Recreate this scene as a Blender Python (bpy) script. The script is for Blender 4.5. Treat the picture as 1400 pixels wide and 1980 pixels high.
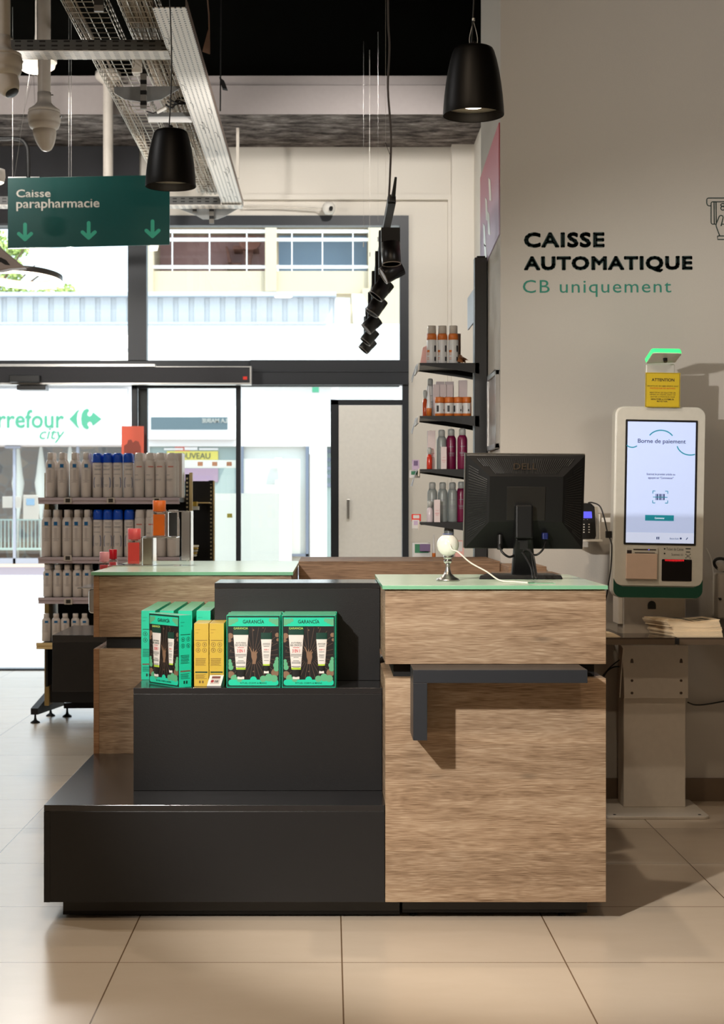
import bpy, math, random
from mathutils import Vector, Matrix
random.seed(7)
scene = bpy.context.scene
for o in list(bpy.data.objects): bpy.data.objects.remove(o)
COL = scene.collection
F, CX, CY, H = 3100.0, 638.0, 982.0, 1.22      # focal length in px (frame taken as 1400x1980), vanishing point, eye height

# ------------------------------------------------------------------ camera
cd = bpy.data.cameras.new('camera'); cam = bpy.data.objects.new('camera', cd); COL.objects.link(cam)
cam.location = (0, 0, H); cam.rotation_euler = (math.pi/2, 0, 0)
cd.sensor_fit = 'VERTICAL'; cd.sensor_height = 36; cd.sensor_width = 36*1400/1980
cd.lens = F/1980*36
cd.shift_x = (700-CX)/1980; cd.shift_y = -(990-CY)/1980
cd.clip_start = .05; cd.clip_end = 300
cd.dof.use_dof = True; cd.dof.focus_distance = 4.95; cd.dof.aperture_fstop = 9
scene.camera = cam

# ------------------------------------------------------------------ world, sun, lamps, exposure
w = bpy.data.worlds.new('sky'); scene.world = w; w.use_nodes = True
bg = w.node_tree.nodes['Background']; bg.inputs[0].default_value = (.72, .87, 1.0, 1); bg.inputs[1].default_value = 2.8
sd = bpy.data.lights.new('sun', 'SUN'); sd.energy = 5.0; sd.angle = .01; sd.color = (1, .95, .86)
so = bpy.data.objects.new('sun', sd); COL.objects.link(so); so.rotation_euler = (math.radians(22), math.radians(24), 0)
def lamp(name, kind, loc, power, color, size=.05, target=None, angle=None, blend=.5):
    l = bpy.data.lights.new(name, kind); l.energy = power; l.color = color
    if kind == 'AREA': l.shape = 'DISK'; l.size = size
    else: l.shadow_soft_size = size
    if kind == 'SPOT': l.spot_size = math.radians(angle or 100); l.spot_blend = blend
    o = bpy.data.objects.new(name, l); COL.objects.link(o); o.location = loc
    if target is not None:
        o.rotation_euler = (Vector(target)-Vector(loc)).to_track_quat('-Z', 'Y').to_euler()
    return o
WARM = (1, .78, .56); NEUT = (1, .96, .91)
lamp('stand_light', 'SPOT', (-.9, 2.5, 1.92), 350, (1, .95, .89), .035, (.75, 5.0, .82), 62, .5)
lamp('added_wall_fill', 'SPOT', (2.6, 3.0, 3.7), 150, (1, .94, .88), .15, (1.9, 6.68, 3.1), 62, 1.0)  # unseen fill added to brighten the upper right wall
lamp('added_tray_fill', 'SPOT', (.1, 7.6, 2.54), 70, NEUT, .06, (-.75, 8.9, 3.35), 100, .9)  # unseen uplight added to brighten the underside of the cable tray
lamp('added_wall_fill', 'SPOT', (.5, 9.2, 4.05), 200, NEUT, .1, (.2, 12, 2.5), 80, .8)  # added fill for the shopfront wall, no fitting stands here
lamp('added_wall_fill', 'SPOT', (-2.6, 8.0, 3.9), 180, NEUT, .08, (-2.2, 12, 3.7), 84, .8)  # second added fill, for the shopfront wall and the beam
for i, (x, y, p) in enumerate([(-1.7, 1.6, 32), (.5, 1.3, 38), (-.6, 3.3, 24), (-3.0, 5.8, 34)]):  # unseen overhead lamps; the last is fill added for the gondola sprays
    lamp('unseen_ceiling_lamp', 'AREA', (x, y, 3.95), p, WARM if i < 3 else (1, .97, .95), .22, (x, y, 0))
scene.view_settings.view_transform = 'Standard'; scene.view_settings.look = 'None'
scene.view_settings.exposure = 0; scene.view_settings.gamma = 1; scene.view_settings.use_curve_mapping = False

# ------------------------------------------------------------------ materials
def S(r, g, b):
    f = lambda c: (c/255/12.92) if c/255 <= .04045 else ((c/255+.055)/1.055)**2.4
    return (f(r), f(g), f(b), 1)
def mat(name, col, rough=.5, metal=0, emit=0, bump=0, bscale=40, alpha=1, trans=0, spec=.5, coat=0, vary=.0):
    m = bpy.data.materials.new(name); m.use_nodes = True; nt = m.node_tree; b = nt.nodes['Principled BSDF']
    b.inputs['Base Color'].default_value = col; b.inputs['Roughness'].default_value = rough
    b.inputs['Metallic'].default_value = metal; b.inputs['Specular IOR Level'].default_value = spec
    if coat: b.inputs['Coat Weight'].default_value = coat; b.inputs['Coat Roughness'].default_value = .08
    if emit: b.inputs['Emission Color'].default_value = col; b.inputs['Emission Strength'].default_value = emit
    if trans: b.inputs['Transmission Weight'].default_value = trans
    if alpha < 1: b.inputs['Alpha'].default_value = alpha
    tc = nt.nodes.new('ShaderNodeTexCoord')
    n = nt.nodes.new('ShaderNodeTexNoise'); n.inputs['Scale'].default_value = bscale; n.inputs['Detail'].default_value = 3
    nt.links.new(tc.outputs['Object'], n.inputs['Vector'])
    v = vary or .06                                   # every surface gets a little procedural unevenness
    mr = nt.nodes.new('ShaderNodeMapRange'); mr.inputs['To Min'].default_value = 1-v; mr.inputs['To Max'].default_value = 1+v
    nt.links.new(n.outputs['Fac'], mr.inputs['Value'])
    mx = nt.nodes.new('ShaderNodeMix'); mx.data_type = 'RGBA'; mx.blend_type = 'MULTIPLY'; mx.inputs[0].default_value = 1
    mx.inputs[6].default_value = col; nt.links.new(mr.outputs[0], mx.inputs[7]); nt.links.new(mx.outputs[2], b.inputs['Base Color'])
    if bump:
        bp = nt.nodes.new('ShaderNodeBump'); bp.inputs['Strength'].default_value = bump; bp.inputs['Distance'].default_value = .002
        nt.links.new(n.outputs['Fac'], bp.inputs['Height']); nt.links.new(bp.outputs[0], b.inputs['Normal'])
    return m
class NT:
    def __init__(s, m): s.t = m.node_tree; s.b = s.t.nodes['Principled BSDF']
    def n(s, typ, **k):
        x = s.t.nodes.new('ShaderNode'+typ)
        for a, v in k.items():
            if a.startswith('i_'): x.inputs[int(a[2:])].default_value = v
            else: setattr(x, a, v)
        return x
    def l(s, a, b): s.t.links.new(a, b)
    def math(s, op, a, b=None):
        x = s.t.nodes.new('ShaderNodeMath'); x.operation = op
        for i, v in enumerate((a, b)):
            if v is None: continue
            if isinstance(v, (int, float)): x.inputs[i].default_value = v
            else: s.l(v, x.inputs[i])
        return x.outputs[0]
    def ramp(s, fac, stops):
        r = s.t.nodes.new('ShaderNodeValToRGB'); e = r.color_ramp.elements
        while len(e) < len(stops): e.new(.5)
        for k, (p, c) in zip(e, stops): k.position = p; k.color = c
        s.l(fac, r.inputs[0]); return r.outputs[0]
    def mix(s, fac, a, b, mode='MIX'):
        x = s.t.nodes.new('ShaderNodeMix'); x.data_type = 'RGBA'; x.blend_type = mode
        for i, v in ((0, fac), (6, a), (7, b)):
            if hasattr(v, 'is_linked') or hasattr(v, 'links'): s.l(v, x.inputs[i])
            else: x.inputs[i].default_value = v
        return x.outputs[2]
def base(name, rough=.5, spec=.5):
    m = bpy.data.materials.new(name); m.use_nodes = True; q = NT(m)
    q.b.inputs['Roughness'].default_value = rough; q.b.inputs['Specular IOR Level'].default_value = spec
    return m, q
def tile_mat():
    m, q = base('floor_tiles', .3)
    tc = q.n('TexCoord'); sp = q.n('SeparateXYZ'); q.l(tc.outputs['Object'], sp.inputs[0])
    fx = q.math('DIVIDE', q.math('SUBTRACT', sp.outputs[0], .0325), .6); fy = q.math('DIVIDE', q.math('SUBTRACT', sp.outputs[1], 4.303), .6)
    def edge(f):
        fr = q.math('FRACT', f); return q.math('MINIMUM', fr, q.math('SUBTRACT', 1.0, fr))
    e = q.math('MINIMUM', edge(fx), edge(fy))
    g = q.math('LESS_THAN', e, .0032)
    cv = q.n('CombineXYZ'); q.l(q.math('FLOOR', fx), cv.inputs[0]); q.l(q.math('FLOOR', fy), cv.inputs[1])
    wn = q.n('TexWhiteNoise', noise_dimensions='3D'); q.l(cv.outputs[0], wn.inputs['Vector'])
    mp = q.n('Mapping'); mp.inputs['Scale'].default_value = (3, 6, 1); q.l(tc.outputs['Object'], mp.inputs[0])
    n1 = q.n('TexNoise'); n1.inputs['Scale'].default_value = 1.9; n1.inputs['Detail'].default_value = 8; n1.inputs['Roughness'].default_value = .62; q.l(mp.outputs[0], n1.inputs['Vector'])
    c = q.ramp(n1.outputs['Fac'], [(.2, S(204, 188, 168)), (.8, S(209, 194, 175))])
    t = q.n('MapRange'); t.inputs['To Min'].default_value = .96; t.inputs['To Max'].default_value = 1.02; q.l(wn.outputs['Value'], t.inputs['Value'])
    c = q.mix(1.0, c, t.outputs[0], 'MULTIPLY'); c = q.mix(g, c, S(112, 90, 68)); q.l(c, q.b.inputs['Base Color'])
    r = q.n('MapRange'); r.inputs['To Min'].default_value = .25; r.inputs['To Max'].default_value = .28; q.l(n1.outputs['Fac'], r.inputs['Value']); q.l(r.outputs[0], q.b.inputs['Roughness'])
    bp = q.n('Bump'); bp.inputs['Strength'].default_value = .5; bp.inputs['Distance'].default_value = .002
    q.l(q.math('SUBTRACT', 1.0, g), bp.inputs['Height']); q.l(bp.outputs[0], q.b.inputs['Normal'])
    return m
def wood_mat(name, dark, mid, light, seed=0.0, band=.105):
    m, q = base(name, .55, .35)
    tc = q.n('TexCoord'); sp = q.n('SeparateXYZ'); q.l(tc.outputs['Object'], sp.inputs[0])
    pl = q.math('FLOOR', q.math('DIVIDE', sp.outputs[2], band))                      # horizontal strips with their own figure
    off = q.math('MULTIPLY', pl, 3.71)
    cv = q.n('CombineXYZ'); q.l(q.math('ADD', sp.outputs[0], off), cv.inputs[0]); q.l(q.math('ADD', sp.outputs[1], seed), cv.inputs[1]); q.l(sp.outputs[2], cv.inputs[2])
    # cathedral figure: distorted height field
    mp = q.n('Mapping'); mp.inputs['Scale'].default_value = (2.4, 2.4, 9); q.l(cv.outputs[0], mp.inputs[0])
    nd = q.n('TexNoise'); nd.inputs['Scale'].default_value = 1.5; nd.inputs['Detail'].default_value = 3; q.l(mp.outputs[0], nd.inputs['Vector'])
    zz = q.math('ADD', q.math('MULTIPLY', sp.outputs[2], 120), q.math('MULTIPLY', nd.outputs['Fac'], 34))
    ring = q.math('SINE', q.math('MULTIPLY', zz, 2.0))
    mf = q.n('Mapping'); mf.inputs['Scale'].default_value = (16, 16, 520); q.l(cv.outputs[0], mf.inputs[0])
    nf = q.n('TexNoise'); nf.inputs['Scale'].default_value = 1; nf.inputs['Detail'].default_value = 4; nf.inputs['Distortion'].default_value = .25; q.l(mf.outputs[0], nf.inputs['Vector'])
    mb = q.n('Mapping'); mb.inputs['Scale'].default_value = (2.6, 2.6, 24); q.l(cv.outputs[0], mb.inputs[0])
    nb = q.n('TexNoise'); nb.inputs['Scale'].default_value = 1; nb.inputs['Detail'].default_value = 7; nb.inputs['Distortion'].default_value = .7; q.l(mb.outputs[0], nb.inputs['Vector'])
    v = q.math('ADD', q.math('MULTIPLY', nb.outputs['Fac'], .42), q.math('ADD', q.math('MULTIPLY', ring, .022), q.math('MULTIPLY', nf.outputs['Fac'], .60)))
    c = q.ramp(v, [(.34, dark), (.52, mid), (.70, light)])
    wn = q.n('TexWhiteNoise', noise_dimensions='1D'); q.l(pl, wn.inputs['W'])
    t = q.n('MapRange'); t.inputs['To Min'].default_value = .9; t.inputs['To Max'].default_value = 1.06; q.l(wn.outputs['Value'], t.inputs['Value'])
    c = q.mix(1.0, c, t.outputs[0], 'MULTIPLY')
    # knots
    mk = q.n('Mapping'); mk.inputs['Scale'].default_value = (3.2, 3.2, 8.5); q.l(cv.outputs[0], mk.inputs[0])
    vo = q.n('TexVoronoi'); vo.inputs['Scale'].default_value = 1; q.l(mk.outputs[0], vo.inputs['Vector'])
    kn = q.n('MapRange'); kn.inputs['From Min'].default_value = .03; kn.inputs['From Max'].default_value = .12; kn.inputs['To Min'].default_value = .62; kn.inputs['To Max'].default_value = 1; q.l(vo.outputs['Distance'], kn.inputs['Value'])
    c = q.mix(1.0, c, kn.outputs[0], 'MULTIPLY'); q.l(c, q.b.inputs['Base Color'])
    bp = q.n('Bump'); bp.inputs['Strength'].default_value = .35; bp.inputs['Distance'].default_value = .001; q.l(nf.outputs['Fac'], bp.inputs['Height']); q.l(bp.outputs[0], q.b.inputs['Normal'])
    return m
def rough_mat():
    m, q = base('rough_underside', .9, .1)
    tc = q.n('TexCoord'); mp = q.n('Mapping'); mp.inputs['Scale'].default_value = (1.3, 2.6, 2); q.l(tc.outputs['Object'], mp.inputs[0])
    n = q.n('TexNoise'); n.inputs['Scale'].default_value = 4.5; n.inputs['Detail'].default_value = 10; n.inputs['Roughness'].default_value = .7; q.l(mp.outputs[0], n.inputs['Vector'])
    q.l(q.ramp(n.outputs['Fac'], [(.34, S(36, 32, 31)), (.5, S(112, 104, 100)), (.62, S(150, 142, 138)), (.78, S(220, 215, 208))]), q.b.inputs['Base Color'])
    bp = q.n('Bump'); bp.inputs['Strength'].default_value = 1; bp.inputs['Distance'].default_value = .03; q.l(n.outputs['Fac'], bp.inputs['Height']); q.l(bp.outputs[0], q.b.inputs['Normal'])
    return m
def perf_mat(name, col, px, py, fx, fy, axis=(0, 1)):
    m, q = base(name, .45, .4)
    tc = q.n('TexCoord'); sp = q.n('SeparateXYZ'); q.l(tc.outputs['Object'], sp.inputs[0])
    a = q.math('FRACT', q.math('DIVIDE', q.math('ADD', sp.outputs[axis[0]], 50), px)); b = q.math('FRACT', q.math('DIVIDE', q.math('ADD', sp.outputs[axis[1]], 50), py))
    g = q.math('MULTIPLY', q.math('LESS_THAN', a, fx), q.math('LESS_THAN', b, fy))
    q.l(q.mix(g, col, S(16, 15, 14)), q.b.inputs['Base Color']); return m
def voro_mat(name, c0, c1, c2, scale):
    m, q = base(name, .85, .2)
    tc = q.n('TexCoord'); v = q.n('TexVoronoi'); v.inputs['Scale'].default_value = scale; q.l(tc.outputs['Object'], v.inputs['Vector'])
    e = q.n('TexVoronoi', feature='DISTANCE_TO_EDGE'); e.inputs['Scale'].default_value = scale; q.l(tc.outputs['Object'], e.inputs['Vector'])
    sp = q.n('SeparateXYZ'); q.l(v.outputs['Color'], sp.inputs[0])
    c = q.ramp(sp.outputs[0], [(.1, c0), (.6, c1), (.95, c2)])
    q.l(q.mix(q.math('LESS_THAN', e.outputs['Distance'], .04), c, S(120, 108, 95)), q.b.inputs['Base Color']); return m
def glass_mat(name, tint=(1, 1, 1, 1), refl=.07, rough=.0):
    m = bpy.data.materials.new(name); m.use_nodes = True; t = m.node_tree; t.nodes.clear()
    o = t.nodes.new('ShaderNodeOutputMaterial'); tr = t.nodes.new('ShaderNodeBsdfTransparent'); gl = t.nodes.new('ShaderNodeBsdfGlossy')
    tr.inputs[0].default_value = tint; gl.inputs['Roughness'].default_value = rough; mx = t.nodes.new('ShaderNodeMixShader'); mx.inputs[0].default_value = refl
    t.links.new(tr.outputs[0], mx.inputs[1]); t.links.new(gl.outputs[0], mx.inputs[2]); t.links.new(mx.outputs[0], o.inputs[0]); return m
def clear_mat(name, col, rough=.05):
    m = mat(name, col, rough, trans=1.0, vary=.01); m.node_tree.nodes['Principled BSDF'].inputs['IOR'].default_value = 1.45; return m

M = {}
M['tile'] = tile_mat()
M['wood'] = wood_mat('oak_laminate', S(108, 84, 62), S(158, 133, 107), S(192, 171, 145))
M['woodedge'] = wood_mat('oak_edge', S(125, 90, 62), S(160, 122, 90), S(176, 140, 105), 4.0)
M['wooddark'] = wood_mat('oak_upstand', S(104, 78, 58), S(140, 110, 84), S(165, 134, 106), 9.0)
M['black'] = mat('charcoal_laminate', S(33, 33, 34), .34, bump=.15, bscale=260, spec=.35); M['blackt'] = mat('charcoal_worktop', S(36, 36, 38), .17, spec=.7)
M['slate'] = mat('slate_laminate', S(40, 43, 48), .4, spec=.4)
M['plinth'] = mat('black_plinth', S(22, 21, 20), .3)
M['wallw'] = mat('painted_wall', S(194, 189, 181), .8, bump=.25, bscale=160, spec=.2, vary=.02)
M['wallf'] = mat('painted_shopfront_wall', S(218, 212, 202), .8, bump=.2, bscale=90, spec=.2, vary=.02)
M['ceil'] = mat('black_ceiling', S(7, 7, 6), .95, spec=.0)
M['beam'] = mat('painted_beam', S(158, 150, 148), .85, bump=.3, bscale=30, vary=.05)
M['roughb'] = rough_mat()
M['fascia'] = mat('dark_fascia', S(40, 40, 44), .7)
M['skirt'] = mat('skirting_tile', S(116, 99, 82), .5)
M['alu'] = mat('dark_aluminium', S(37, 40, 45), .45, spec=.4)
M['alulight'] = mat('satin_aluminium', S(190, 190, 188), .35, .6)
M['glass'] = glass_mat('window_glass', (.97, .99, .98, 1), .035)
M['gtop'] = mat('frosted_mint_glass', S(204, 226, 204), .22, spec=.5)
M['gedge'] = mat('green_glass_edge', S(128, 188, 152), .2, spec=.6)
M['white'] = mat('white_plastic', S(226, 222, 214), .4)
M['white2'] = mat('white_paint_metal', S(214, 206, 194), .45)
M['blackp'] = mat('black_plastic', S(20, 20, 20), .38)
M['blackm'] = mat('matt_black_metal', S(16, 15, 15), .5, spec=.35)
M['steel'] = mat('brushed_steel', S(186, 184, 180), .32, 1)
M['chrome'] = mat('chrome', S(215, 215, 215), .12, 1)
M['galv'] = mat('galvanised_steel', S(150, 152, 152), .45, .7, vary=.25, bscale=12)
M['tray'] = perf_mat('perforated_tray_metal', S(232, 226, 218), .0225, .03, .34, .42)
M['trayx'] = perf_mat('perforated_cross_metal', S(226, 218, 208), .045, .024, .55, .30)
M['trayside'] = perf_mat('slotted_side_metal', S(88, 88, 86), .055, .02, .5, .4, (0, 2))
M['wire'] = mat('wire_mesh_metal', S(196, 192, 182), .4, .5)
M['cablel'] = mat('beige_cable_sheath', S(172, 158, 140), .6)
M['cableb'] = mat('black_cable', S(14, 13, 13), .45)
M['cablew'] = mat('white_cable', S(226, 222, 212), .45)
M['green'] = mat('sign_green', S(6, 66, 62), .32, spec=.4)
M['arrow'] = mat('arrow_green', S(44, 150, 122), .5)
M['signw'] = mat('sign_lettering', S(232, 226, 214), .5)
M['dgreen'] = mat('dark_green_vinyl', S(10, 46, 42), .5)
M['tealv'] = mat('teal_vinyl', S(32, 128, 108), .5)
M['lampin'] = mat('lamp_reflector', S(225, 215, 200), .3)
M['glow'] = mat('lamp_glow', S(255, 236, 208), .4, emit=6)
M['glowd'] = mat('diffuser_glow', S(255, 240, 222), .4, emit=.9)
M['street'] = mat('sunlit_paving', S(222, 218, 212), .9, vary=.05, bscale=3)
M['road'] = mat('shade_toned_road', S(122, 112, 118), .9)  # violet-grey tone puts the shade on the far road into its colour
M['facade'] = mat('white_render', S(232, 230, 228), .9, vary=.03, bscale=2)
M['beige'] = mat('cream_render', S(192, 178, 154), .9, vary=.03, bscale=2)
M['wallw'].node_tree.nodes['Principled BSDF'].inputs['Roughness'].default_value = .85

# ------------------------------------------------------------------ mesh helpers
class MB:
    def __init__(s): s.v = []; s.f = []; s.sm = []; s.mi = []
    def add(s, vs, fs, sm=False, mi=0):
        o = len(s.v); s.v += [tuple(v) for v in vs]
        for f in fs: s.f.append([i+o for i in f]); s.sm.append(sm); s.mi.append(mi)
        return s
    def box(s, x0, x1, y0, y1, z0, z1, mi=0, mtop=None, mfront=None):
        x0, x1 = min(x0, x1), max(x0, x1); y0, y1 = min(y0, y1), max(y0, y1); z0, z1 = min(z0, z1), max(z0, z1)
        vs = [(x, y, z) for z in (z0, z1) for y in (y0, y1) for x in (x0, x1)]
        for k, f in enumerate([(0, 2, 3, 1), (4, 5, 7, 6), (0, 1, 5, 4), (2, 6, 7, 3), (0, 4, 6, 2), (1, 3, 7, 5)]):
            m = mi
            if k == 1 and mtop is not None: m = mtop
            if k == 2 and mfront is not None: m = mfront
            s.add([vs[i] for i in f], [(0, 1, 2, 3)], False, m)
        return s
    def weld(s):
        return s
    def lathe(s, prof, c=(0, 0, 0), seg=24, mi=0, axis='z', sm=True):
        vs = []; n = len(prof)
        for r, h in prof:
            for k in range(seg):
                a = 2*math.pi*k/seg; p = (r*math.cos(a), r*math.sin(a), h)
                if axis == 'y': p = (p[0], p[2], p[1])
                if axis == 'x': p = (p[2], p[0], p[1])
                vs.append((p[0]+c[0], p[1]+c[1], p[2]+c[2]))
        fs = [(i*seg+k, i*seg+(k+1) % seg, (i+1)*seg+(k+1) % seg, (i+1)*seg+k) for i in range(n-1) for k in range(seg)]
        if axis == 'y': fs = [f[::-1] for f in fs]
        s.add(vs, fs, sm, mi); o = len(s.v)-len(vs)
        if prof[0][0] > 1e-5: s.f.append([o+k for k in range(seg)][::-1]); s.sm.append(False); s.mi.append(mi)
        if prof[-1][0] > 1e-5: s.f.append([o+(n-1)*seg+k for k in range(seg)]); s.sm.append(False); s.mi.append(mi)
        return s
    def cyl(s, p, q, r, r2=None, seg=12, mi=0, sm=True):
        p = Vector(p); q = Vector(q); d = (q-p); r2 = r if r2 is None else r2
        u = d.normalized().orthogonal().normalized(); w_ = d.normalized().cross(u)
        vs = [p+u*math.cos(a)*r+w_*math.sin(a)*r for a in [2*math.pi*k/seg for k in range(seg)]] + [q+u*math.cos(a)*r2+w_*math.sin(a)*r2 for a in [2*math.pi*k/seg for k in range(seg)]]
        s.add(vs, [(k, (k+1) % seg, seg+(k+1) % seg, seg+k) for k in range(seg)], sm, mi)
        s.add(vs[:seg], [list(range(seg))[::-1]], False, mi); s.add(vs[seg:], [list(range(seg))], False, mi); return s
    def tube(s, pts, r, seg=8, mi=0, smooth=0):
        pts = [Vector(p) for p in pts]
        if smooth:
            out = []
            for i in range(len(pts)-1):
                p0 = pts[max(i-1, 0)]; p1 = pts[i]; p2 = pts[i+1]; p3 = pts[min(i+2, len(pts)-1)]
                for k in range(smooth):
                    t = k/smooth
                    out.append(.5*((2*p1)+(-p0+p2)*t+(2*p0-5*p1+4*p2-p3)*t*t+(-p0+3*p1-3*p2+p3)*t**3))
            pts = out+[pts[-1]]
        n = len(pts); u = None; vs = []
        for i, p in enumerate(pts):
            d = (pts[min(i+1, n-1)]-pts[max(i-1, 0)]).normalized()
            if u is None: u = d.orthogonal().normalized()
            u = (u-d*u.dot(d)); u = u.normalized() if u.length > 1e-6 else d.orthogonal().normalized()
            b = d.cross(u)
            vs += [p+u*math.cos(2*math.pi*k/seg)*r+b*math.sin(2*math.pi*k/seg)*r for k in range(seg)]
        s.add(vs, [(i*seg+k, i*seg+(k+1) % seg, (i+1)*seg+(k+1) % seg, (i+1)*seg+k) for i in range(n-1) for k in range(seg)]+[list(range(seg))[::-1], [(n-1)*seg+k for k in range(seg)]], True, mi)
        return s
    def prism(s, poly, y0, y1, mi=0, mf=None):          # outline in x,z ; from y0 (front) to y1
        n = len(poly)
        a = sum(poly[i][0]*poly[(i+1) % n][1]-poly[(i+1) % n][0]*poly[i][1] for i in range(n))
        if a < 0: poly = poly[::-1]
        s.add([(x, y0, z) for x, z in poly], [list(range(n))], False, mi if mf is None else mf)
        s.add([(x, y1, z) for x, z in poly], [list(range(n))[::-1]], False, mi)
        s.add([(x, y0, z) for x, z in poly]+[(x, y1, z) for x, z in poly], [(i, n+i, n+(i+1) % n, (i+1) % n) for i in range(n)], False, mi); return s
    def hull(s, bot, top, mi=0):                        # two matching loops
        n = len(bot); s.add(list(bot)+list(top), [(i, (i+1) % n, n+(i+1) % n, n+i) for i in range(n)]+[list(range(n))[::-1], list(range(n, 2*n))], False, mi); return s
def rrect(x0, x1, z0, z1, r, n=5):
    o = []
    for cx, cz, a0 in ((x1-r, z1-r, 0), (x0+r, z1-r, 90), (x0+r, z0+r, 180), (x1-r, z0+r, 270)):
        for k in range(n+1):
            a = math.radians(a0+90*k/n); o.append((cx+r*math.cos(a), cz+r*math.sin(a)))
    return o
def disc(cx, cz, r, n=20, sx=1): return [(cx+r*sx*math.cos(2*math.pi*k/n), cz+r*math.sin(2*math.pi*k/n)) for k in range(n)]
def obj(name, mb, mats, parent=None, bev=0, local=False, segs=2):
    me = bpy.data.meshes.new(name)
    off = Vector((0, 0, 0))
    if parent is not None and not local: off = Vector(parent.get('_base', (0, 0, 0)))
    me.from_pydata([Vector(v)-off for v in mb.v], [], mb.f)
    for m in (mats if isinstance(mats, (list, tuple)) else [mats]): me.materials.append(M[m] if isinstance(m, str) else m)
    me.polygons.foreach_set('use_smooth', mb.sm); me.polygons.foreach_set('material_index', mb.mi); me.update()
    o = bpy.data.objects.new(name, me); COL.objects.link(o)
    if bev:
        wd = o.modifiers.new('weld', 'WELD'); wd.merge_threshold = 1e-5
        b = o.modifiers.new('bevel', 'BEVEL'); b.width = bev; b.segments = segs; b.limit_method = 'ANGLE'; b.angle_limit = math.radians(40)
    if parent is not None:
        o.parent = parent
        o['_base'] = tuple(off) if not local else (0, 0, 0)
    return o
def thing(name, label, cat, loc=(0, 0, 0), rz=0, group=None, local=False):
    o = bpy.data.objects.new(name, None); COL.objects.link(o); o.empty_display_size = .05
    o.location = loc; o.rotation_euler = (0, 0, rz); o['label'] = label; o['category'] = cat
    if group: o['group'] = group
    o['_base'] = (0, 0, 0) if local else tuple(loc)
    return o
def tag(o, label, cat, group=None):
    o['label'] = label; o['category'] = cat
    if group: o['group'] = group
    return o
def recenter(o):                                        # origin to the base of a one-mesh thing
    me = o.data; vs = [v.co for v in me.vertices]
    c = Vector(((min(v.x for v in vs)+max(v.x for v in vs))/2, (min(v.y for v in vs)+max(v.y for v in vs))/2, min(v.z for v in vs)))
    for v in me.vertices: v.co -= c
    o.location = Vector(o.location)+c; return o
def single(name, mb, mats, label, cat, group=None, bev=0): return tag(recenter(obj(name, mb, mats, None, bev)), label, cat, group)
def struct(name, mb, mats, bev=0):
    o = obj(name, mb, mats, None, bev); o['kind'] = 'structure'; return o
def dup(root, loc, rz=None, label=None, group=None):
    def cp(o, par):
        c = o.copy(); COL.objects.link(c); c.parent = par
        for ch in kids.get(o.name, []): cp(ch, c)
        return c
    kids = {}
    for x in [root]+list(root.children_recursive):
        kids[x.name] = list(x.children)
    r = cp(root, None); r.location = loc
    if rz is not None: r.rotation_euler = (0, 0, rz)
    if label: r['label'] = label
    if group: r['group'] = group
    return r
def P(px, py, Y): return ((px-CX)*Y/F, Y, H-(py-CY)*Y/F)
def X(px, Y): return (px-CX)*Y/F
def Z(py, Y): return H-(py-CY)*Y/F
def text(name, body, x0, x1, z0, z1, y, m, parent=None, bold=0.0, depth=.0008, mirror=False, shear=0, roll=0, spacing=1.0, fat=0):
    if fat: x0 += fat; x1 -= fat; z0 += fat; z1 -= fat
    cu = bpy.data.curves.new('t', 'FONT'); cu.body = body; cu.offset = bold; cu.shear = shear; cu.space_character = spacing; cu.resolution_u = 3
    cu.fill_mode = 'FRONT'
    t = bpy.data.objects.new('t', cu); COL.objects.link(t)
    dg = bpy.context.evaluated_depsgraph_get(); dg.update()
    src = bpy.data.meshes.new_from_object(t.evaluated_get(dg))
    vs = [v.co.copy() for v in src.vertices]; fs = [list(p.vertices) for p in src.polygons]
    bpy.data.objects.remove(t); bpy.data.curves.remove(cu); bpy.data.meshes.remove(src)
    ax = min(v.x for v in vs); bx = max(v.x for v in vs); ay = min(v.y for v in vs); by = max(v.y for v in vs)
    mb = MB(); out = []
    for v in vs:
        u = (v.x-ax)/(bx-ax); q = (v.y-ay)/(by-ay)
        if mirror: u = 1-u
        out.append((x0+u*(x1-x0), y-depth, z0+q*(z1-z0)))
    if mirror: fs = [f[::-1] for f in fs]
    mb.add(out, fs)
    # thin solid: skirt around open edges
    from collections import Counter
    ec = Counter(); dr = {}
    for f in fs:
        for i in range(len(f)):
            a, b = f[i], f[(i+1) % len(f)]; ec[frozenset((a, b))] += 1; dr[frozenset((a, b))] = (a, b)
    for e, c_ in ec.items():
        if c_ == 1:
            a, b = dr[e]; A = out[a]; B = out[b]
            mb.add([A, B, (B[0], y, B[2]), (A[0], y, A[2])], [(3, 2, 1, 0)])
            if fat:
                L = math.hypot(B[0]-A[0], B[2]-A[2]) or 1; ux, uz = (B[0]-A[0])/L, (B[2]-A[2])/L; pts = []
                for s, (ex, ez) in ((1, (B[0], B[2])), (-1, (A[0], A[2]))):
                    for j in range(6):
                        an = math.pi*(j/5-.5); pts.append((ex+s*fat*(ux*math.cos(an)-uz*math.sin(an)), ez+s*fat*(uz*math.cos(an)+ux*math.sin(an))))
                mb.prism(pts, y-depth, y)
    if roll:
        cx = (x0+x1)/2; cz = (z0+z1)/2; c = math.cos(roll); s_ = math.sin(roll)
        mb.v = [(cx+(a-cx)*c+(d-cz)*s_, b, cz-(a-cx)*s_+(d-cz)*c) for a, b, d in mb.v]
    return obj(name, mb, m, parent)
ORD = ['first', 'second', 'third', 'fourth', 'fifth', 'sixth', 'seventh', 'eighth', 'ninth', 'tenth', 'eleventh', 'twelfth']
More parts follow.
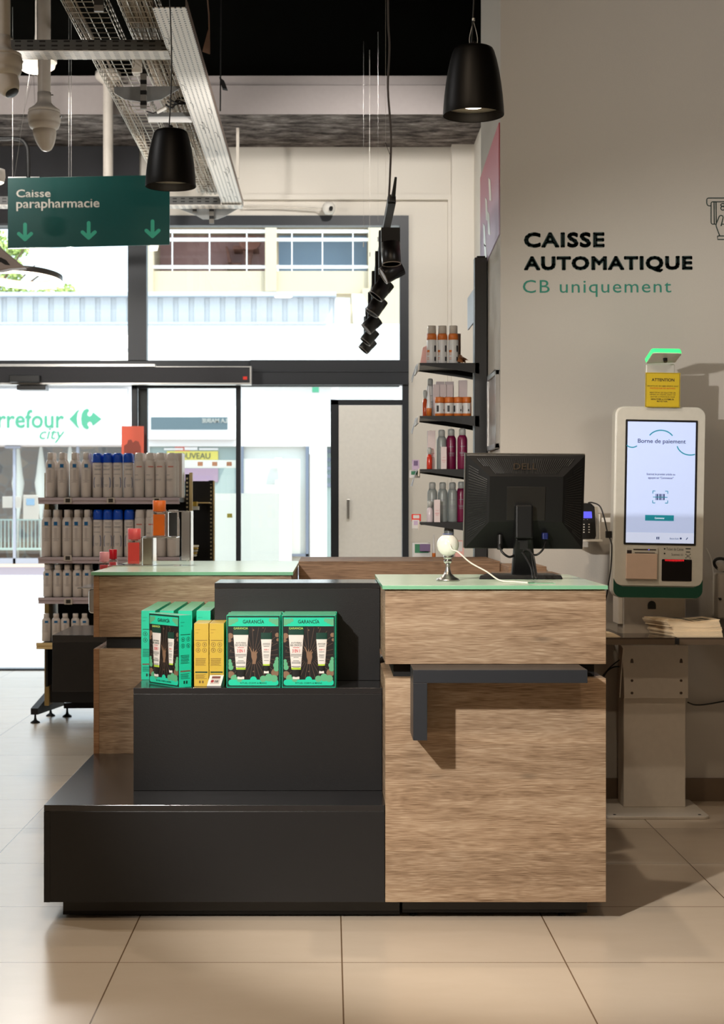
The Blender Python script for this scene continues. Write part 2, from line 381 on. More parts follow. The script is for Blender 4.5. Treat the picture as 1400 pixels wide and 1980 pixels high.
# ================================================================== THE ROOM
o = struct('floor', MB().box(-6, 4.5, -3, 12.1, -.1, 0), 'tile')
struct('ceiling', MB().box(-6, 4.5, -3, 12.3, 4.19, 4.45), 'ceil')
struct('wall_left', MB().box(-6.2, -6, -3, 12.3, 0, 4.19), 'wallf')
struct('wall_back', MB().box(-6, 4.5, -3.2, -3, 0, 4.19), 'wallw')
struct('wall_right', MB().box(.711, 4.5, 6.68, 7.55, 0, 4.19), 'wallw')
struct('wall_far_right', MB().box(1.07, 1.3, 7.55, 12.0, 0, 4.19), 'wallf')
struct('wall_side', MB().box(4.5, 4.7, -3, 7.55, 0, 4.19), 'wallw')
struct('baseboard_right', MB().box(.70, 4.5, 6.667, 6.68, 0, .095), 'skirt', .002)
SY = 12.0                                                # shop front plane
mb = MB(); mb.box(X(200, SY), 1.07, SY, SY+.25, Z(418, SY), 4.19); mb.box(X(790, SY), 1.07, SY, SY+.25, 0, Z(418, SY))
mb.box(X(873, 11.93), 1.07, 11.9, SY, 0, 3.92)
struct('wall_front', mb, 'wallf')
mb = MB(); mb.box(-6, X(270, SY), SY-.04, SY+.25, Z(432, SY), 3.92)
struct('wall_fascia', mb, 'fascia')
mb = MB(); mb.box(-6, 1.07, 11.0, 11.995, 3.92, 4.12); mb.add([(-6, 11.0, 3.919), (1.07, 11.0, 3.919), (1.07, 11.995, 3.919), (-6, 11.995, 3.919)], [(3, 2, 1, 0)], False, 1)
mb.box(-6, 1.07, 11.02, 11.9, 4.127, 4.19)
struct('trim_1', mb, ['beam', 'roughb'])
# recessed cable trunking on the wall above the window
mb = MB(); mb.box(X(468, 11.96), X(873, 11.96), 11.955, SY, Z(386, 11.96), Z(376, 11.96)); mb.box(X(866, 11.96), X(873, 11.96), 11.955, SY, 0, Z(386, 11.96))
struct('trim_2', mb, 'wallf', .004)

# ---- upper windows
def frame_box(mb, a, b, t, d, y0=SY-.03, y1=SY+.07): mb.box(X(a, SY), X(b, SY), y0, y1, Z(d, SY), Z(t, SY))
def win(name, frames, panes):
    mb = MB()
    for f in frames: frame_box(mb, *f)
    r = struct(name, mb, 'alu', .004)
    for (a, b, t, d) in panes:
        g = obj('pane', MB().box(X(a, SY), X(b, SY), SY+.015, SY+.021, Z(d, SY), Z(t, SY)), 'glass', r)
    return r
win('window_1', [(-820, 248, 418, 437), (-820, -800, 437, 697), (-420, -390, 437, 697), (248, 284, 418, 697)], [(-800, -420, 437, 697), (-390, 248, 437, 697)])
win('window_2', [(284, 790, 418, 437), (773, 790, 437, 697)], [(284, 773, 437, 697)])
mb = MB(); frame_box(mb, -820, 484, 697, 745, SY-.01, SY+.1); frame_box(mb, 484, 790, 697, 745, SY-.045, SY+.1); frame_box(mb, 484, 790, 718, 721, SY-.05, SY-.04)
struct('trim_3', mb, 'alu', .003)
# ---- sliding entrance door and its fixed light
mb = MB(); frame_box(mb, 256, 266, 745, 1290, SY-.05, SY+.02); frame_box(mb, 256, 466, 745, 751, SY-.05, SY+.02); frame_box(mb, 457, 466, 751, 1290, SY-.05, SY+.02); frame_box(mb, 266, 466, 1240, 1291, SY-.05, SY+.02)
d1 = struct('door_1', mb, 'alu', .003)
obj('pane', MB().box(X(266, SY), X(457, SY), SY-.02, SY-.013, Z(1240, SY), Z(751, SY)), 'glass', d1)
mb = MB(); frame_box(mb, 266, 284, 745, 1291, SY+.03, SY+.1); frame_box(mb, 466, 632, 1255, 1291, SY+.02, SY+.08); frame_box(mb, 466, 773, 742, 747, SY+.02, SY+.08)
frame_box(mb, 640, 655, 773, 1291, SY, SY+.08); frame_box(mb, 640, 790, 773, 783, SY, SY+.08); frame_box(mb, 778, 790, 697, 1291, SY-.03, SY+.08)
w3 = struct('window_3', mb, 'alu', .003)
obj('pane', MB().box(X(466, SY), X(640, SY), SY+.045, SY+.051, Z(1255, SY), Z(747, SY)), 'glass', w3)
obj('pane', MB().box(X(655, SY), X(778, SY), SY+.045, SY+.051, Z(773, SY), Z(747, SY)), 'glass', w3)
mb = MB(); frame_box(mb, -820, -800, 745, 1291, SY, SY+.08); frame_box(mb, -820, -380, 1255, 1291, SY, SY+.08)
frame_box(mb, -390, -375, 745, 1291, SY, SY+.08)
w4 = struct('window_4', mb, 'alu', .003)
obj('pane', MB().box(X(-800, SY), X(-390, SY), SY+.045, SY+.051, Z(1255, SY), Z(747, SY)), 'glass', w4)
struct('trim_4', MB().box(-6, 1.07, SY+.02, SY+.12, -.02, .012), 'alu')
# door operator housing
Y_ = 11.82
t = thing('door_operator', 'long dark automatic door operator housing with silver rim above the glass entrance', 'door operator', (X(100, Y_), SY-.05, Z(742, Y_)))
obj('housing', MB().box(X(-420, Y_), X(484, Y_), Y_, SY-.051, Z(740, Y_), Z(710, Y_)), 'fascia', t, .003)
mb = MB(); mb.box(X(-420, Y_), X(485.5, Y_), Y_-.004, Y_+.1, Z(743.5, Y_), Z(740, Y_)); mb.box(X(483, Y_), X(486, Y_), Y_-.003, Y_+.12, Z(740, Y_), Z(708, Y_)); mb.box(X(300, Y_), X(484, Y_), Y_-.003, Y_+.1, Z(710, Y_), Z(708.3, Y_)); mb.box(X(-420, Y_), X(300, Y_), Y_-.01, Y_+.1, Z(709, Y_), Z(704, Y_))
obj('rim', mb, 'alulight', t)
M['red'] = mat('signal_red', S(226, 52, 36), .4)
obj('badge', MB().box(X(470, Y_), X(478, Y_), Y_-.003, Y_, Z(734, Y_), Z(728, Y_)), 'red', t)
t2 = single('motion_sensor', MB().box(X(18, 11.75), X(77, 11.75), 11.74, 11.816, Z(739, 11.75), Z(725, 11.75)), 'blackp', 'black motion sensor fixed on the front of the door operator', 'sensor', bev=.006)
single('safety_sensor', MB().box(X(32, 11.8), X(88, 11.8), 11.80, 11.95, Z(753.5, 11.8), Z(744.2, 11.8)), 'blackp', 'slim black sensor bar hanging under the door operator', 'sensor', bev=.005)

# ---- closed white panel door on the right of the shopfront
M['panel'] = mat('cream_door_panel', S(238, 235, 228), .6)
t = thing('utility_panel', 'tall cream panel door with a small metal handle inside the dark window frame', 'panel', (X(716, 11.95), 11.95, 0))
obj('board', MB().box(X(655, SY), X(777, SY), SY-.02, SY+.03, .03, Z(784, SY)), 'panel', t, .003)
obj('handle', MB().box(X(670.5, SY), X(676, SY), SY-.045, SY-.02, Z(1003, SY), Z(965, SY)), 'steel', t, .004)

# posters and stickers on the glass
M['orange2'] = mat('dark_orange_print', S(150, 66, 50), .5)
def paper_mat(name, col, k=.8):
    m = mat(name, col, .8, vary=.01); nt = m.node_tree; b = nt.nodes['Principled BSDF']; tl = nt.nodes.new('ShaderNodeBsdfTranslucent'); tl.inputs[0].default_value = col
    mx = nt.nodes.new('ShaderNodeMixShader'); mx.inputs[0].default_value = k; nt.links.new(b.outputs[0], mx.inputs[1]); nt.links.new(tl.outputs[0], mx.inputs[2])
    nt.links.new(mx.outputs[0], nt.nodes['Material Output'].inputs[0]); return m
M['paper'] = paper_mat('white_paper', S(240, 238, 232)); M['orange'] = paper_mat('orange_print', S(244, 150, 128), .6)
M['ywsign'] = mat('yellow_print', S(214, 200, 96), .6)
M['greyink'] = mat('grey_ink', S(90, 92, 78), .6)
t = thing('hanging_poster', 'orange poster with a dark figure on the entrance glass above the blue-capped sprays', 'poster', (X(256, 11.9), 11.9, Z(876, 11.9)))
obj('sheet', MB().box(X(235, 11.9), X(278, 11.9), 11.9, 11.905, Z(878, 11.9), Z(824, 11.9)), 'orange', t)
mb = MB()
pz = lambda pts, y: [(X(a, y), Z(b, y)) for a, b in pts]
mb.prism(pz([(240, 878), (240, 862), (246, 858), (248, 851), (254, 850), (257, 856), (262, 852), (268, 854), (272, 864), (273, 878)], 11.899), 11.896, 11.9)
obj('print', mb, 'orange2', t)
t = thing('white_poster', 'large white paper sheet stuck to the entrance glass beside the dark stile', 'poster', (X(478, 12.06), 12.06, Z(1270, 12.06)))
obj('sheet', MB().box(X(416, 12.06), X(540, 12.06), 12.058, 12.062, Z(1270, 12.06), Z(954, 12.06)), 'paper', t)
obj('print', MB().prism(pz([(439, 1001), (449, 1001), (449, 993), (439, 993)], 12.05), 12.054, 12.058), 'ywsign', t)
t = thing('sticker_band', 'white horizontal sticker band with pale orange marks across the entrance glass', 'sticker', (X(405, 12.05), 12.05, Z(905, 12.05)))
obj('band', MB().box(X(340, 12.03), X(456, 12.03), 12.028, 12.032, Z(905, 12.03), Z(889.5, 12.03)), 'paper', t)
M['palor'] = mat('pale_orange_ink', S(236, 170, 140), .6)
mb = MB()
for c in (387, 415, 443): mb.box(X(c-5, 12.02), X(c+5, 12.02), 12.025, 12.028, Z(901, 12.02), Z(893, 12.02))
obj('marks', mb, 'palor', t)
# ================================================================== THE STREET OUTSIDE
YF = 35.0
def fx(a): return X(a, YF)
def fz(b): return Z(b, YF)
struct('street_ground', MB().box(-40, 40, 12.1, 27.6, -.25, -.02), 'street')
struct('road', MB().box(-40, 40, 28.3, 33.2, -.2, -.005), 'road')
struct('kerb', MB().box(-40, 40, 27.6, 28.3, -.2, .03), mat('shade_toned_kerb', S(186, 190, 200), .9))  # grey tone carries the shade lying along the kerb
struct('far_pavement', MB().box(-40, 40, 33.2, 60, -.2, -.002), mat('far_paving', S(188, 168, 148), .9))
# --- supermarket building
bl = thing('shop_building', 'white shop building across the street with corrugated cladding and glass front', 'building', (-4, YF, 0))
mb = MB(); mb.box(-22, 8.5, YF, YF+.3, fz(863), fz(747)); mb.box(-22, fx(772), YF-.25, YF+6, fz(747), fz(629))
mb.box(fx(600), fx(632), YF, YF+.3, 0, fz(863)); mb.box(fx(256), fx(288), YF+.1, YF+.3, 0, fz(863)); mb.box(-22, 8.5, YF+5, YF+6, 0, fz(863))
obj('facade', mb, 'facade', bl)
mb = MB(); x = -22
while x < fx(672):
    mb.box(x, x+.22, YF-.05, YF+.1, fz(627), fz(576)); mb.box(x+.22, x+.34, YF+.0, YF+.1, fz(627), fz(576)); x += .34
M['corr'] = mat('corrugated_sheet', S(200, 200, 202), .6)
obj('cladding', mb, 'corr', bl)
mb = MB(); mb.box(-22, fx(650), YF-.3, YF+.1, fz(576), fz(568)); mb.box(-22, fx(632), YF-.32, YF-.2, fz(630), fz(626))
M['zinc'] = mat('zinc_flashing', S(180, 188, 198), .5)
obj('flashing', mb, 'zinc', bl)
mb = MB(); mb.prism([(fx(680), fz(569)), (fx(684), fz(629)), (fx(735), fz(629)), (fx(700), fz(569))], YF-.05, YF+.2)
obj('gable', mb, 'facade', bl)
# sign box with words and emblem
sg = thing('shop_sign', 'long white fascia sign with green shop lettering and round emblem across the street', 'sign', (fx(90), YF-.2, fz(862)))
obj('panel', MB().box(fx(-330), fx(249), YF-.2, YF-.01, fz(861), fz(786)), 'facade', sg, .02)
obj('hood', MB().box(fx(-330), fx(247), YF-.14, YF-.01, fz(785), fz(752)), 'facade', sg, .02)
M['cgreen'] = mat('shop_green', S(68, 146, 112), .6)
text('lettering', 'Carrefour', fx(-50), fx(127), fz(828.5), fz(793), YF-.2, 'cgreen', sg, .012, .02)
text('lettering', 'city', fx(80), fx(128), fz(857), fz(829), YF-.2, 'cgreen', sg, .0, .02, shear=.25)
mb = MB(); em = lambda pts: [(fx(137+a), fz(791+b)) for a, b in pts]
mb.prism(em([(0, 20), (8, 12), (14, 5), (20, 1), (16, 9), (14.5, 20), (16, 31), (20, 39), (14, 35), (8, 28)]), YF-.22, YF-.2)
mb.prism(em([(23, 20), (24, 10), (28, 3), (34, 0), (37.5, 1.5), (38, 5), (35, 8), (35, 13), (39, 15.5), (43, 13), (45.5, 7), (52, 12), (62, 20), (52, 28), (45.5, 33), (43, 27), (39, 24.5), (35, 27), (35, 32), (38, 35), (37.5, 38.5), (34, 40), (28, 37), (24, 30)]), YF-.22, YF-.2)
obj('emblem', mb, 'cgreen', sg)
# stone-clad window bay behind glass, posters, railing
M['stone'] = voro_mat('stone_wall', S(112, 86, 62), S(158, 134, 106), S(84, 68, 54), 3.2)
sw = thing('stone_wall', 'pale rubble stone wall behind the glass below the long shop sign', 'wall', (-8, YF+2, 0))
obj('masonry', MB().box(-20, fx(256), YF+2, YF+2.2, 0, fz(850)), 'stone', sw)
gf = thing('shop_glazing', 'tall glass shop door with grey posts under the white fascia sign', 'glazing', (fx(28), YF, 0))
mb = MB()
for a in (-160, -62, 27.5, 150): mb.box(fx(a-2.6), fx(a+2.6), YF, YF+.1, 0, fz(863))
mb.box(-20, fx(256), YF, YF+.1, 0, .12); mb.box(fx(10), fx(40), YF-.04, YF+.1, fz(867), fz(862))
M['lgrey'] = mat('grey_lacquer', S(150, 154, 164), .5)
obj('frame', mb, 'lgrey', gf)
obj('pane', MB().box(-20, fx(256), YF+.04, YF+.05, .12, fz(864)), 'glass', gf)
mb = MB(); x = -20
while x < fx(256): mb.box(x, x+.02, YF+.7, YF+.72, .3, fz(1005)); x += .085
mb.box(-20, fx(256), YF+.69, YF+.73, fz(1007), fz(1004)); mb.box(-20, fx(256), YF+.69, YF+.73, .28, .33)
M['rail'] = mat('grey_green_railing', S(168, 184, 176), .6)
single('street_railing', mb, 'rail', 'pale green vertical-bar railing behind the glass across the street', 'railing')
M['umb'] = mat('cream_canvas', S(240, 236, 226), .9)
for k, (cx_, lab) in enumerate([(14, 'folded cream parasol seen behind the shop glass at the far left'), (60, 'folded cream parasol behind the shop glass beside the shelf of sprays'), (118, 'folded cream parasol above the row of white spray bottles')]):
    mb = MB(); c = (fx(cx_), YF+1.2, 0)
    mb.lathe([(.02, 0), (.02, .9), (.145, fz(932)), (.11, fz(915)), (.07, fz(885)), (.035, fz(862)), (.0, fz(858))], c, 10)
    single('parasol', mb, 'umb', lab, 'parasol', 'folded parasols across the street')
def notice(a, b, t, d, lab, pic=None):
    q = thing('notice', lab, 'poster', (fx((a+b)/2), YF-.01, fz(d)))
    obj('sheet', MB().box(fx(a), fx(b), YF-.012, YF-.004, fz(d), fz(t)), 'paper', q)
    if pic:
        obj('picture', MB().box(fx(pic[0]), fx(pic[1]), YF-.018, YF-.012, fz(pic[3]), fz(pic[2])), mat('blue_grey_print', S(112, 140, 160), .6), q)
notice(5, 24, 960, 982, 'small white notice on the shop glass left of the grey post')
notice(30, 41, 960, 982, 'small white notice on the shop glass right of the grey post')
notice(45, 75, 957, 1004, 'white poster with a blue-grey picture on the shop glass across the street', (51, 67, 964, 977))
# right-hand shop: windows and things inside
M['pane_l'] = mat('pale_blind', S(206, 206, 198), .8)
M['bluegrey'] = mat('blue_grey_frame', S(104, 112, 128), .5)
rs = thing('shop_window', 'pale shop window with blue-grey frame beyond the white poster', 'window', (fx(532), YF, 0))
obj('blind', MB().box(fx(466), fx(598), YF+.12, YF+.2, 0, fz(863)), 'pane_l', rs)
mb = MB(); mb.box(fx(466), fx(471), YF, YF+.1, 0, fz(863)); mb.box(fx(591), fx(597), YF, YF+.1, 0, fz(863)); mb.box(fx(466), fx(597), YF, YF+.1, fz(1076), fz(1071))
obj('frame', mb, 'bluegrey', rs)
obj('lantern', MB().prism([(fx(529), fz(903)), (fx(548), fz(903)), (fx(545), fz(885)), (fx(532), fz(885))], YF-.05, YF+.02), 'facade', rs)
single('display_block', MB().box(fx(533), fx(564), YF-.35, YF-.02, 0, fz(929)), 'facade', 'tall white block standing before the pale shop window', 'display', bev=.01)
ws = thing('shop_window', 'grey-green shop window with yellow banner seen through the entrance door', 'window', (fx(370), YF, 0))
M['gg'] = mat('grey_green_interior', S(150, 164, 160), .7)
obj('backdrop', MB().box(fx(286), fx(466), YF+.15, YF+.25, fz(1085), fz(863)), 'gg', ws)
obj('banner', MB().box(fx(322), fx(421), YF+.1, YF+.14, fz(889), fz(872)), 'ywsign', ws)
text('lettering', 'NOUVEAU', fx(335), fx(406), fz(887), fz(875.5), YF+.1, 'greyink', ws, .01, .01)
mb = MB(); mb.box(fx(316), fx(353), YF+.12, YF+.15, fz(870), fz(866)); mb.box(fx(384), fx(421), YF+.12, YF+.15, fz(870), fz(866)); mb.box(fx(356), fx(381), YF+.1, YF+.15, fz(870), fz(864))
obj('shelf_edge', mb, 'facade', ws)
obj('red_panel', MB().box(fx(337), fx(366), YF+.14, YF+.148, fz(874), fz(861)), mat('pale_red_print', S(222, 120, 110), .6), ws)
obj('lilac_panel', MB().box(fx(350), fx(421), YF+.12, YF+.148, fz(932), fz(905)), mat('lilac_print', S(168, 140, 156), .6), ws)
pq = thing('mirrored_sign', 'white panel with a dark slot and mirrored street lettering across the road', 'sign', (fx(370), YF-.3, fz(852)))
obj('panel', MB().box(fx(284), fx(458), YF-.3, YF-.02, fz(851), fz(786)), 'facade', pq, .015)
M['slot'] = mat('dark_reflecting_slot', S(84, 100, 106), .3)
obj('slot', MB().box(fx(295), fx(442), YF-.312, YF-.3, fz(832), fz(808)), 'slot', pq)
text('lettering', 'LA MAIRIE', fx(393), fx(441), fz(819), fz(811), YF-.312, 'paper', pq, .03, .01, mirror=True)  # mirrored letters are a reflection in glass, modelled as raised lettering
single('exit_sign', MB().box(fx(604), fx(617), YF-.42, YF-.3, fz(761), fz(747)), 'cgreen', 'small green box sign on the white wall across the street', 'sign')
# narrow doorway with clutter
dw = thing('street_doorway', 'narrow bright doorway beyond the white column with bicycle parts showing', 'doorway', (fx(637), YF, 0))
obj('opening', MB().box(fx(631), fx(646), YF+.4, YF+.5, 0, fz(765)), mat('pale_green_grey', S(150, 168, 168), .7), dw)
mb = MB()
for k, b in enumerate((840, 856, 872, 889, 905, 921, 938)): mb.box(fx(632), fx(641), YF+.2, YF+.3, fz(b+3), fz(b-4))
obj('rack', mb, 'bluegrey', dw)
# flats above
ap = thing('apartment_building', 'cream block of flats with glazed balconies above the white shop', 'building', (1, YF+3, fz(568)))
yb = YF+2.0; ax_ = lambda a: X(a, yb); az = lambda b: Z(b, yb)
mb = MB(); mb.box(ax_(292), ax_(900), yb, yb+.3, az(568), az(524)); mb.box(ax_(513), ax_(535), yb-.1, yb+.4, az(564), az(430)); mb.box(ax_(284), ax_(297), yb-.1, yb+2, az(570), az(380)); mb.box(ax_(712), ax_(775), yb-.1, yb+2.0, az(570), az(380))
mb.box(ax_(735), ax_(900), yb-.2, yb+2.0, az(640), az(540)); mb.box(ax_(284), ax_(900), yb, yb+6, az(436), az(300))
mb.box(ax_(284), ax_(900), yb+.1, yb+3, az(640), az(568)); mb.box(ax_(700), ax_(900), yb-.25, yb+.1, az(640), az(560))
obj('wall', mb, 'beige', ap)
M['brickpink'] = mat('salmon_wall', S(176, 138, 136), .9, vary=.12, bscale=6)
M['bluewin'] = mat('blue_glazing', S(160, 186, 214), .25)
obj('back_wall', MB().box(ax_(297), ax_(514), yb+1.4, yb+1.5, az(526), az(436)), 'brickpink', ap)
obj('glazed_wall', MB().box(ax_(535), ax_(712), yb+1.4, yb+1.5, az(526), az(436)), 'bluewin', ap)
for a, b in ((297, 513), (535, 712)):
    mb = MB(); mb.box(ax_(a), ax_(b), yb, yb+.08, az(519), az(513)); mb.box(ax_(a), ax_(b), yb, yb+.08, az(466), az(460)); mb.box(ax_(a), ax_(b), yb, yb+.08, az(450), az(444))
    n = 3
    for k in range(n): u = a+(b-a)*(k+.5)/n; mb.box(ax_(u-1), ax_(u+1), yb+.01, yb+.05, az(524), az(444))
    obj('balcony_rail', mb, 'facade', ap)
# furniture on the balcony
M['wicker'] = mat('brown_wicker', S(120, 78, 66), .8)
mb = MB(); yc = yb+.9; cx_ = lambda a: X(a, yc); cz_ = lambda b: Z(b, yc)
mb.box(cx_(438), cx_(466), yc, yc+.4, cz_(521), cz_(508)); mb.prism([(cx_(436), cz_(476)), (cx_(440), cz_(477)), (cx_(449), cz_(510)), (cx_(441), cz_(510))], yc, yc+.4)
single('wicker_chair', mb, 'wicker', 'brown wicker chair on the balcony above the shop', 'chair')
mb = MB(); mb.box(cx_(452), cx_(500), yc-.3, yc+.4, cz_(486), cz_(479)); mb.prism([(cx_(470), cz_(486)), (cx_(490), cz_(486)), (cx_(484), cz_(521)), (cx_(476), cz_(521))], yc-.1, yc+.1)
single('balcony_table', mb, 'wicker', 'brown table on the balcony beside the wicker chair', 'table')
mb = MB(); mb.prism(disc(cx_(485), cz_(476), .17, 14, 1.5), yc-.5, yc-.42)
single('round_chair', mb, 'wicker', 'round-backed chair behind the balcony table', 'chair')
# tree above the roof
tr = thing('tree', 'leafy green tree rising behind the corrugated roof at the far left', 'tree', (-9.6, 43, 0))
mb = MB(); mb.cyl((-9.6, 43, 0), (-9.5, 43, 7.0), .22, .1, 10)
for k in range(9): a = k*.7; mb.cyl((-9.5, 43, 6.2), (-9.5+1.9*math.cos(a), 43+1.2*math.sin(a), 7.6+.25*(k % 3)), .06, .02, 6)
M['bark'] = mat('bark', S(104, 84, 64), .9); obj('trunk', mb, 'bark', tr)
M['leaf'] = mat('leaves', S(166, 184, 108), .8, vary=.5, bscale=2.5)
rl = random.Random(3); mb = MB()
blobs = [(-10.4, 43, 7.1, 1.4), (-9.4, 42.6, 6.9, .9), (-8.5, 43.2, 6.7, .72), (-7.7, 43, 6.72, .5), (-7.1, 43, 6.9, .33), (-8.6, 43, 7.6, .4), (-8.35, 43, 8.2, .28), (-8.8, 43, 8.0, .5), (-9.4, 43, 8.3, .8), (-10.5, 43, 8.6, 1.2)]
for bx_, by_, bz_, r in blobs:
    for k in range(int(700*r)):
        d = Vector((rl.gauss(0, 1), rl.gauss(0, 1), rl.gauss(0, 1))).normalized()*r*rl.random()**.4
        c = Vector((bx_, by_, bz_))+d; u = Vector((rl.uniform(-1, 1), rl.uniform(-1, 1), rl.uniform(-1, 1))).normalized()*.075; v = u.orthogonal().normalized()*.045
        mb.add([c-u, c+v, c+u, c-v], [(0, 1, 2, 3)])
obj('foliage', mb, 'leaf', tr)
# ================================================================== THE COUNTER
# one fitted run: right till block, black display steps, left till block, back upstand
ct = thing('checkout_counter', 'oak till counter with charcoal panels standing in the middle of the floor', 'counter', (.49, 4.72, 0))
Y0, Y1 = 4.72, 5.5; XL, XR = .163, .813
obj('lower_panel', MB().box(XL, XR, Y0, Y1, .059, .718), 'wood', ct, .0012)
obj('recess', MB().box(XL+.026, XR-.026, Y0+.055, Y1, .7185, .7595), 'blackm', ct)
obj('upper_panel', MB().box(XL, XR, Y0, Y1, .76, .976), 'wood', ct, .0012)
obj('glass_top', MB().box(XL-.009, XR+.004, Y0-.011, Y1, .9805, .992, 1, 0), ['gtop', 'gedge'], ct, .0008)
obj('spacer', MB().box(XL+.004, XR-.004, Y0+.004, Y1-.004, .976, .9805), 'wood', ct)
mb = MB(); mb.box(.216, .768, Y0+.067, Y1-.02, .012, .0585); obj('plinth', mb, 'plinth', ct, .001)
mb = MB(); mb.box(.216, .768, Y0+.0655, Y0+.067, .012, .02); obj('plinth_seal', mb, 'blackm', ct)
for xx in (.25, .695):
    mb = MB(); mb.lathe([(.011, 0), (.011, .005), (.006, .0055), (.006, .0119)], (xx, Y0+.085, 0), 14); obj('foot', mb, 'blackm', ct)
mb = MB(); mb.box(.2366, .732, 4.555, 4.7195, .7222, .7595); mb.box(.2366, .2765, 4.555, 4.7195, .559, .722)
obj('bracket', mb, 'slate', ct, .001)
mb = MB(); g = P(1043, 1118, 0); yg = 4.86
mb.box(X(1018, yg), X(1070, yg), yg-.05, yg+.03, .992, .9935); obj('cable_grommet', mb, 'gedge', ct, .004)
# ---- black display steps
st = thing('display_steps', 'charcoal stepped display plinth with three levels left of the oak till', 'display', (-.34, 4.72, 0))
obj('lower_step', MB().box(-.842, XL-.002, 4.72, 5.709, .059, .3265), 'black', st, .001)
obj('lower_shelf', MB().box(-.842, XL-.002, 4.7195, 5.709, .327, .345), 'blackt', st, .001)
obj('edge_panel', MB().box(-.842, -.824, 4.7185, 4.7198, .059, .3262), 'black', st)
obj('middle_step', MB().box(-.608, XL-.002, 4.96, 5.709, .3455, .6445), 'black', st, .001)
obj('middle_shelf', MB().box(-.608, XL-.002, 4.9595, 5.709, .645, .663), 'blackt', st, .001)
obj('top_step', MB().box(-.372, XL-.002, 5.17, 5.43, .6635, .9595), 'black', st, .001)
obj('top_shelf', MB().box(-.372, XL-.002, 5.1695, 5.43, .960, .978), 'blackt', st, .001)
obj('plinth', MB().box(-.797, .208, 4.787, 5.70, .006, .0585), 'plinth', st, .001)
mb = MB(); mb.box(-.797, .208, 4.7855, 4.787, .006, .016); obj('plinth_seal', mb, 'blackm', st)
# ---- left till
lc = thing('side_counter', 'oak side counter with green-edged glass top behind the stepped display', 'counter', (-.49, 5.71, 0))
A0, A1 = 5.711, 6.9
def block(z0, z1, nm):
    obj(nm, MB().box(-.822, -.137, A0, A1, z0, z1), 'wood', lc, .001)
    obj('edge_strip', MB().box(-.842, -.8222, A0-.001, A1, z0, z1), 'woodedge', lc, .001)
block(.03, .718, 'lower_panel'); block(.76, .976, 'upper_panel')
obj('recess', MB().box(-.80, -.16, A0+.03, A1, .7185, .7595), 'black', lc)
mb = MB(); 
obj('glass_top', MB().box(-.85, -.131, A0-.008, A1, .980, .992, 1, 0), ['gtop', 'gedge'], lc, .0008)
obj('spacer', MB().box(-.838, -.14, A0+.004, A1-.004, .9762, .9798), 'wood', lc)
mb = MB(); mb.prism(rrect(X(171.5, 6.0), -.8425, Z(1186, 6.0), Z(1139, 6.0), .012), 6.0, 6.09)
obj('side_holder', mb, 'chrome', lc, .003)
# ---- upstand at the back, right wing, low charcoal drawer wing
bk = thing('back_upstand', 'dark oak upstand closing the till area behind the glass tops', 'partition', (.29, 6.7, 0))
obj('panel', MB().box(-.129, .70, 6.60, 6.665, .05, .994), 'wooddark', bk, .002)
obj('ledge', MB().box(-.129, .70, 6.5995, 7.2, .9945, 1.0), 'wooddark', bk)
wg = thing('cashier_wing', 'small oak return box against the wall behind the monitor', 'cabinet', (.78, 6.35, 0))
obj('body', MB().box(.702, X(1057, 6.3), 6.3, 6.655, .0, .99), 'wooddark', wg, .002)
lb = thing('cashier_desk', 'low oak desk end behind the right glass top', 'desk', (.83, 5.6, 0))
obj('body', MB().box(.62, X(1086, 5.9), 5.56, 6.15, .0, Z(1104, 6.2)), 'wooddark', lb, .002)
dwg = thing('drawer_unit', 'low charcoal drawer unit with pale-lit top beside the shelf of sprays', 'cabinet', (-1.03, 7.02, 0))
obj('body', MB().box(-1.216, -.5, 7.02, 7.6, .416, .629), 'black', dwg, .001)
obj('worktop', MB().box(-1.216, -.5, 7.019, 7.6, .63, .663), 'blackt', dwg, .001)
obj('base', MB().box(-.85, -.5, 7.05, 7.5, 0, .415), 'blackm', dwg)

# ================================================================== GIFT BOXES on the middle step
M['gb'] = mat('gift_green', S(30, 206, 166), .35, spec=.5, vary=.02)
M['gbd'] = mat('gift_dark_green', S(8, 58, 46), .35)
M['gbt'] = mat('gift_top_green', S(96, 190, 150), .3)
M['dkb'] = mat('gift_window_brown', S(15, 9, 8), .4)
M['gold'] = mat('gift_gold', S(132, 102, 78), .5, .1)
M['goldl'] = mat('gift_gold_lines', S(116, 92, 74), .5)
M['cloud'] = mat('gift_cloud', S(92, 172, 128), .45)
M['tube'] = mat('tube_white', S(226, 222, 216), .35)
M['lime'] = mat('tube_lime', S(176, 210, 60), .4)
M['ink'] = mat('dark_ink', S(40, 52, 48), .5)
M['redink'] = mat('red_ink', S(206, 60, 70), .5)
M['limeink'] = mat('lime_ink', S(190, 214, 110), .5)
M['yel'] = mat('gift_yellow', S(204, 170, 58), .4)
M['yeld'] = mat('gift_yellow_ink', S(120, 92, 30), .5)
BW, BD, BH = .167, .0455, .224
